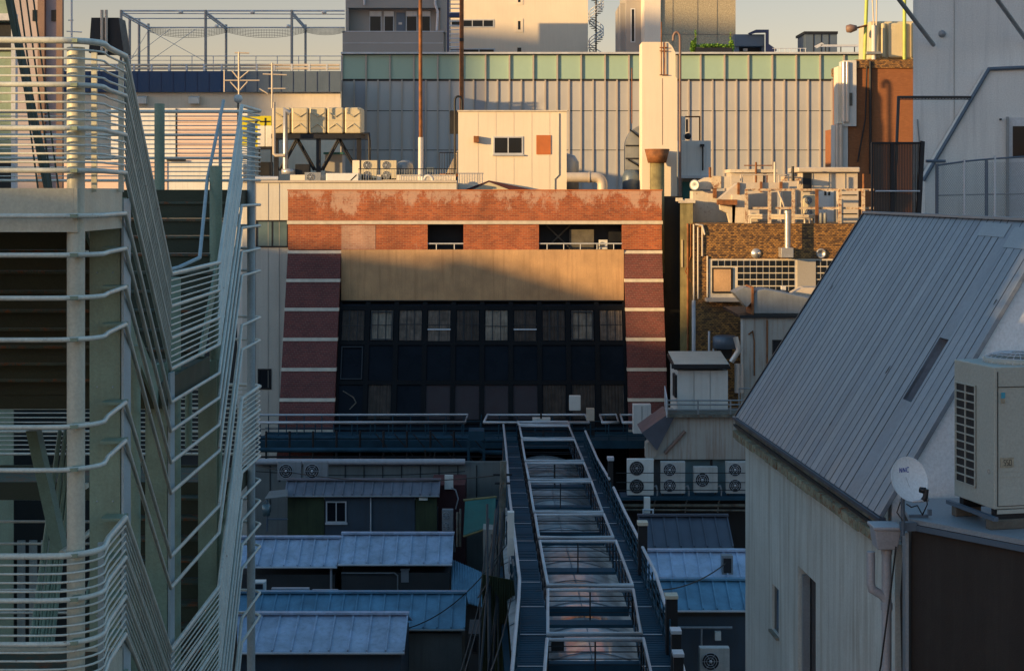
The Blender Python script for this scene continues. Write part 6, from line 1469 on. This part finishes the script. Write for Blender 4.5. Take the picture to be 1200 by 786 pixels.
# louvre screen
Y4 = 29.0
t = T('dark_louver_screen', 'dark brown slatted screen standing behind the grey roof ridge', 'screen', P(1052, 250, Y4))
m = MB()
for i in range(30):
    px = 1024 + i * 1.85; m.prism([P(px, 168, Y4), P(px + 1.3, 168, Y4), P(px + 1.3, 262, Y4), P(px, 262, Y4)], (.012, .03, 0))
t.part('slat', m, D['louver'])
t.part('frame', MB().prism([P(1079.5, 165, Y4 - .05), P(1084, 166, Y4 - .05), P(1079, 262, Y4 - .05), P(1074, 262, Y4 - .05)], (0, .1, 0)).pbox(1022, 1079, 166.5, 169, Y4 - .03, .08).pbox(1021.5, 1023.5, 168, 262, Y4 - .03, .08).pbox(1044, 1048, 169, 262, Y4 - .03, .07), D['blacksteel'])
t.part('handrail', MB().tube([P(1026, 224, Y4 - .1), P(1078, 224, Y4 - .1)], .014, 5), D['rail'])
# chain link fence
Y5 = 29.2
t = T('chain_link_fence', 'rusty framed chain link fence before the tall grey wall', 'fence', P(1140, 256, Y5))
for a, b, lo, hi in ((1098, 1130, 193, 188), (1130, 1166, 188, 185), (1166, 1260, 185, 180)):
    m = MB(); z1a, z1b = lo, hi
    w_ = b - a; n_ = int(w_ / 2.2)
    for i in range(-40, n_ + 1):
        # two diagonal families clipped to the panel
        for sgn in (1, -1):
            pts = []
            xa = a + i * 2.2 if sgn == 1 else a + i * 2.2 + 0
            y0_, y1_ = 190, 262
            if sgn == 1: p0, p1 = (xa, y0_), (xa + (y1_ - y0_) * .62, y1_)
            else: p0, p1 = (xa + (y1_ - y0_) * .62, y0_), (xa, y1_)
            def clip(p, q):
                if abs(q[0] - p[0]) < 1e-6: return None
                tt0, tt1 = 0, 1
                for lim, s in ((a, 1), (b, -1)):
                    f0_ = (p[0] - lim) * s; f1_ = (q[0] - lim) * s
                    if f0_ < 0 and f1_ < 0: return None
                    if f0_ < 0: tt0 = max(tt0, f0_ / (f0_ - f1_))
                    if f1_ < 0: tt1 = min(tt1, f0_ / (f0_ - f1_))
                if tt0 >= tt1: return None
                L_ = lambda s_: (p[0] + (q[0] - p[0]) * s_, p[1] + (q[1] - p[1]) * s_)
                return L_(tt0), L_(tt1)
            c_ = clip(p0, p1)
            if c_: m.tube([P(*c_[0], Y5), P(*c_[1], Y5)], .0028, 3, caps=False)
    t.part('mesh', m, D['stain'])
m = MB()
for a, lo in ((1098, 192), (1130, 187), (1156, 188), (1166, 182)): t.part('post', MB().tube([P(a, lo, Y5), P(a, 262, Y5)], .022 if a in (1130, 1166) else .03, 7), D['rail' if a in (1130, 1166) else 'bluegrey'])
t.part('top_rail', MB().tube([P(1098, 194, Y5), P(1132, 189, Y5), P(1166, 186, Y5), P(1260, 180, Y5)], .018, 6).tube([P(1085, 189, Y5), P(1108, 189, Y5)], .03, 6), D['bluegrey'])
t.part('mid_rail', MB().tube([P(1098, 229, Y5), P(1260, 226, Y5)], .012, 5), D['stain'])

# ================================================================ FIRE ESCAPE STAIR (left foreground)
t = T('fire_escape_stair', 'pale green steel fire escape with wrapped horizontal rails filling the left side', 'fire escape', (-4.4, 19, 0))
FL = H + .0; DR = 4.08; MD = 2.09
def arc(cx, cy, r, a0, a1, n=6): return [(cx + r * math.cos(R(a0 + (a1 - a0) * i / n)), cy + r * math.sin(R(a0 + (a1 - a0) * i / n))) for i in range(n + 1)]
front = [(-8.5, 13.5), (-3.72, 13.5)] + arc(-3.66, 13.85, .35, -90, 0)[1:] + [(-3.36, 14.2), (-3.42, 15.1)]
mid = [(-3.70, 18.5), (-3.69, 21.5)]
backp = [(-3.77, 23.8), (-3.74, 25.2)] + arc(-3.98, 25.25, .25, 0, 90)[1:] + [(-8.5, 25.5)]
def wrap(off):
    z = H + off; return [V(x, y, z) for x, y in front] + [V(x, y, z - MD) for x, y in mid] + [V(x, y, z) for x, y in backp]
mains = [1.2, .85, .505, .17]; thin = []
for a, b in zip(mains[:-1], mains[1:]):
    for k in range(1, 5): thin.append(a + (b - a) * k / 5)
sparse = [-.19, -.50, -.84, -1.17, -1.86, -2.2]
for lev in range(2):
    o = -DR * lev
    for h in mains: t.part('handrail', MB().tube(wrap(h + o), .021 if h < 1.1 else .026, 8), D['stairrail'])
    for h in thin: t.part('rail', MB().tube(wrap(h + o), .0095, 6), D['stairrail'])
    for h in sparse: t.part('handrail', MB().tube(wrap(h + o), .020, 8), D['stairrail'])
def col(x, y, r, z0, z1, mat, name='column'): t.part(name, MB().tube([V(x, y, z0), V(x, y, z1)], r, 16), D[mat])
def hcol(x, y, w_, d_, z0, z1, mat):
    m = MB().box(x - w_ / 2, x + w_ / 2, y, y + .02, z0, z1).box(x - w_ / 2, x + w_ / 2, y + d_ - .02, y + d_, z0, z1).box(x - .01, x + .01, y + .0202, y + d_ - .0202, z0, z1)
    t.part('column', m, D[mat])
col(X(89, 13.72), 13.72, .072, 0, H + 1.16, 'stairwarm')
hcol(X(123, 15.24), 15.24, .275, .25, 0, H - .05, 'stair')
t.part('column', MB().box(X(141.6, 15.2), X(144.5, 15.2), 15.22, 15.5, 0, H - .06), D['stairblue'])
col(X(157, 16.7), 16.7, .065, 0, H - 1.5, 'stair'); hcol(X(183, 18.8), 18.8, .24, .24, 0, H - 1.9, 'stair')
t.part('column', MB().box(X(196.5, 18.8), X(199.5, 18.8), 18.81, 19.05, 0, H - 2.0), D['stairblue'])
col(X(203.5, 20), 20, .085, 0, H - 1.0, 'stair'); hcol(X(243, 22.2), 22.2, .24, .24, 0, H - 2.2, 'stair')
col(X(187, 24.8), 24.8, .075, H - .1, H + 1.28, 'stair'); col(X(253, 22.8), 22.8, .085, 0, H - .0 + .35, 'stair'); col(X(294, 25.0), 25.02, .06, 0, H + 1.0, 'stairblue')
col(X(221, 23.4), 23.4, .05, H - 3.5, H - 1.1, 'stair')
# guard posts on landing
for x, y, z0, z1 in ((X(110, 14.1), 14.1, 0, 1.15), (X(141.5, 15.0), 15.0, 0, 1.15), (X(117, 14.1), 14.12, -4.08, -2.9), (X(258, 25.3), 25.3, 0, 1.18)):
    t.part('guard_post', MB().box(x - .022, x + .022, y, y + .03, H + z0, H + z1), D['stairwarm' if z0 == 0 and y < 16 else 'stairblue'])
m = MB()
for k in range(4):
    z = H - .5 - k * 1.9; m.box(X(97, 13.8), X(108, 14.2), 13.9, 14.0, z - .02, z + .02)
t.part('bracket', m, D['stairwarm'])
# clamps that tie the rails to the columns
for lev in (0, 1):
    for h in mains + sparse:
        z = H + h - DR * lev
        m = MB().box(X(89, 13.6) - .03, X(89, 13.6) + .03, 13.52, 13.66, z - .014, z + .014)
        t.part('clamp', m, D['stair'])
        if h not in mains or lev: t.part('clamp', MB().box(-3.62, -3.43, 15.0, 15.26, z - .012, z + .012), D['stair'])
bt = MB()
for k in range(16):
    z = 6 + k * 1.02
    for dx in (-.07, .07): bt.lathe(V(X(123, 15.24) + dx, 15.24, z), (0, -1, 0), [(0, .010), (.008, .008), (.009, 0)], 6)
t.part('bolt_row', bt, D['stairblue'])
# landings
def landing(x0, x1, y0, y1, z, f=.30):
    l_ = t.part('landing', MB().box(x0, x1, y0 + .03, y1 - .03, z - .05, z), D['tread'])
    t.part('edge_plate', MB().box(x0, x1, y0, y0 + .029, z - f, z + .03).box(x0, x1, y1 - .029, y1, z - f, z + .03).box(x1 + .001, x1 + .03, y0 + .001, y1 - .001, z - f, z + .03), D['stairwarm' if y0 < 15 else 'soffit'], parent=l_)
    u_ = MB()
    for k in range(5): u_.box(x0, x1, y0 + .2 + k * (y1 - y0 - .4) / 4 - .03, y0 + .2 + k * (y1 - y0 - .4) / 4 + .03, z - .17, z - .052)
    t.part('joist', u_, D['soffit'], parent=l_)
for lev in (0, 1):
    z = H - DR * lev
    landing(-8.5, -3.50, 13.62, 15.2, z, .32); landing(-8.5, -3.82, 18.5, 21.4, z - MD, .26); landing(-8.5, -3.92, 23.85, 25.35, z, .22)
def flight(x0, x1, ya_, yb_, za, zb, n, name='flight'):
    fl = t.part(name, MB().obox(V(x1, ya_, za - .25), V(0, yb_ - ya_, zb - za), V(.03, 0, 0), V(0, 0, .30)), D['stair'])
    t.part('stringer', MB().obox(V(x0, ya_, za - .25), V(0, yb_ - ya_, zb - za), V(.03, 0, 0), V(0, 0, .30)), D['stair'], parent=fl)
    tr = MB(); rs = MB(); s_ = 1 if yb_ > ya_ else -1
    for k in range(n):
        f = (k + .5) / n; y = ya_ + (yb_ - ya_) * f; z = za + (zb - za) * (k + 1) / n - (zb - za) / n * .5; d_ = abs(yb_ - ya_) / n
        tr.box(x0 + .032, x1 - .002, y - d_ * .55, y + d_ * .5, z - .03, z)
        rs.box(x0 + .033, x1 - .003, y + s_ * d_ * .42, y + s_ * d_ * .42 + .012, z - abs(zb - za) / n + .002, z - .031)
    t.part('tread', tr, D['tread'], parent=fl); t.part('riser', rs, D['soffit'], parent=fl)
for lev in (0, 1):
    z = H - DR * lev
    flight(-8.5, -3.86, 15.22, 18.48, z - .02, z - MD, 10); flight(-5.6, -3.95, 23.8, 21.45, z - .02, z - MD, 9)
# inner rails
def inner(a, b, n, sp_, r, mat='stairblue'):
    for k in range(n): t.part('inner_rail', MB().tube([a + V(0, 0, sp_ * k), b + V(0, 0, sp_ * k)], r, 6), D[mat])
t.part('inner_handrail', MB().tube([P(262, 118, 24), P(243, 210, 22.8), P(234, 302, 21.7), P(210, 313, 21.0), P(198, 316, 20)], .024, 7), D['stairblue'])
for k in range(7): t.part('inner_rail', MB().tube([P(70 + k * 3.0 - (k % 2) * 2, 505, 21.5), P(36 + k * 4.2, 755, 19.6)], .018 if k % 3 else .026, 6), D['stair'])
t.part('inner_stringer', MB().obox(P(30, 505, 20.5), P(62, 650, 19.4) - P(30, 505, 20.5), V(.03, .12, 0), V(.13, 0, 0)), D['stair'])
t.part('inner_handrail', MB().tube([P(72, 648, 16.0), P(92, 634, 16.6), P(112, 618, 17.2)], .030, 8), D['stairwarm'])
# upper left rails of the neighbouring flight
for k in range(4): t.part('inner_rail', MB().tube([P(14 + k * 8, -10, 22), P(46 + k * 8, 232, 21)], .012, 6), D['soffit'])
t.part('inner_stringer', MB().obox(P(2, -20, 23), P(52, 225, 22) - P(2, -20, 23), V(.03, .1, 0), V(.06, 0, 0)), D['soffit'])

# ---- buildings behind the stair at far left
Y6 = 29
t = T('green_panel_tower', 'green grey tower wall with shaded openings at the upper left edge', 'building', (X(-20, Y6), Y6, 0))
t.part('wall', MB().wedge(-160, 16, Y6, 5, 0, Z(-60, Y6)), D['stair']); t.part('opening', MB().pbox(-10, 13, 27, 60, Y6 - .04, .036), D['charcoal']); t.part('opening', MB().pbox(-10, 12, 190, 222, Y6 - .04, .036), D['charcoal'])
t.part('cornice', MB().pbox(-100, 17, 16, 24, Y6 - .25, .2), D['rail']); t.part('column', MB().pbox(13, 18, 24, 240, Y6 - .15, .14), D['rail'])
Y7 = 54
t = T('lilac_tower', 'pale lilac tower with dark trims and small square windows at upper left', 'building', (X(45, Y7), Y7, 0))
t.part('wall', MB().wedge(-60, 72, Y7, 5, 0, Z(-60, Y7)), D['lilac'])
t.part('brown_trim', MB().pbox(44, 52, -60, 260, Y7 - .2, .19).pbox(66, 73, -60, 260, Y7 - .2, .19), D['brownpost'])
for a in (38, 60): t.part('window', MB().pbox(a, a + 5.5, 12, 25, Y7 - .04, .036), D['glassdark'])
Y8 = 34
t = T('shadowed_rear_block', 'dark block with pale vertical siding behind the lower fire escape', 'building', (X(120, Y8), Y8, 0))
t.part('wall', MB().wedge(-200, 278, Y8, 8, 0, Z(318, Y8)), D['walldark'])
m = MB()
for k in range(6): m.pbox(-22 + k * 14, -13 + k * 14, 633, 900, Y8 - .05, .045)
t.part('siding_strip', m, D['wallgrey'])

# ---------------------------------------------------------------- hoses and wires that hang from the outdoor units
for px, lab in ((768, 'grey refrigerant hose hanging right of the leftmost ledge air conditioner'), (805, 'grey refrigerant hose hanging right of the slim twin-fan ledge unit'), (843, 'grey refrigerant hose hanging right of the single-fan ledge unit')):
    one('refrigerant_hose', MB().tube([P(px - 3, 570, 74.7), P(px + 1, 569, 74.6), P(px + 2.5, 574, 74.6), P(px + 2, 583, 74.6), P(px - 1, 588, 74.6), P(px - 2, 600, 74.6)], .035, 6), D['acgrey'], lab, 'hose', P(px, 600, 74.6), 'hoses below the ledge air conditioners')
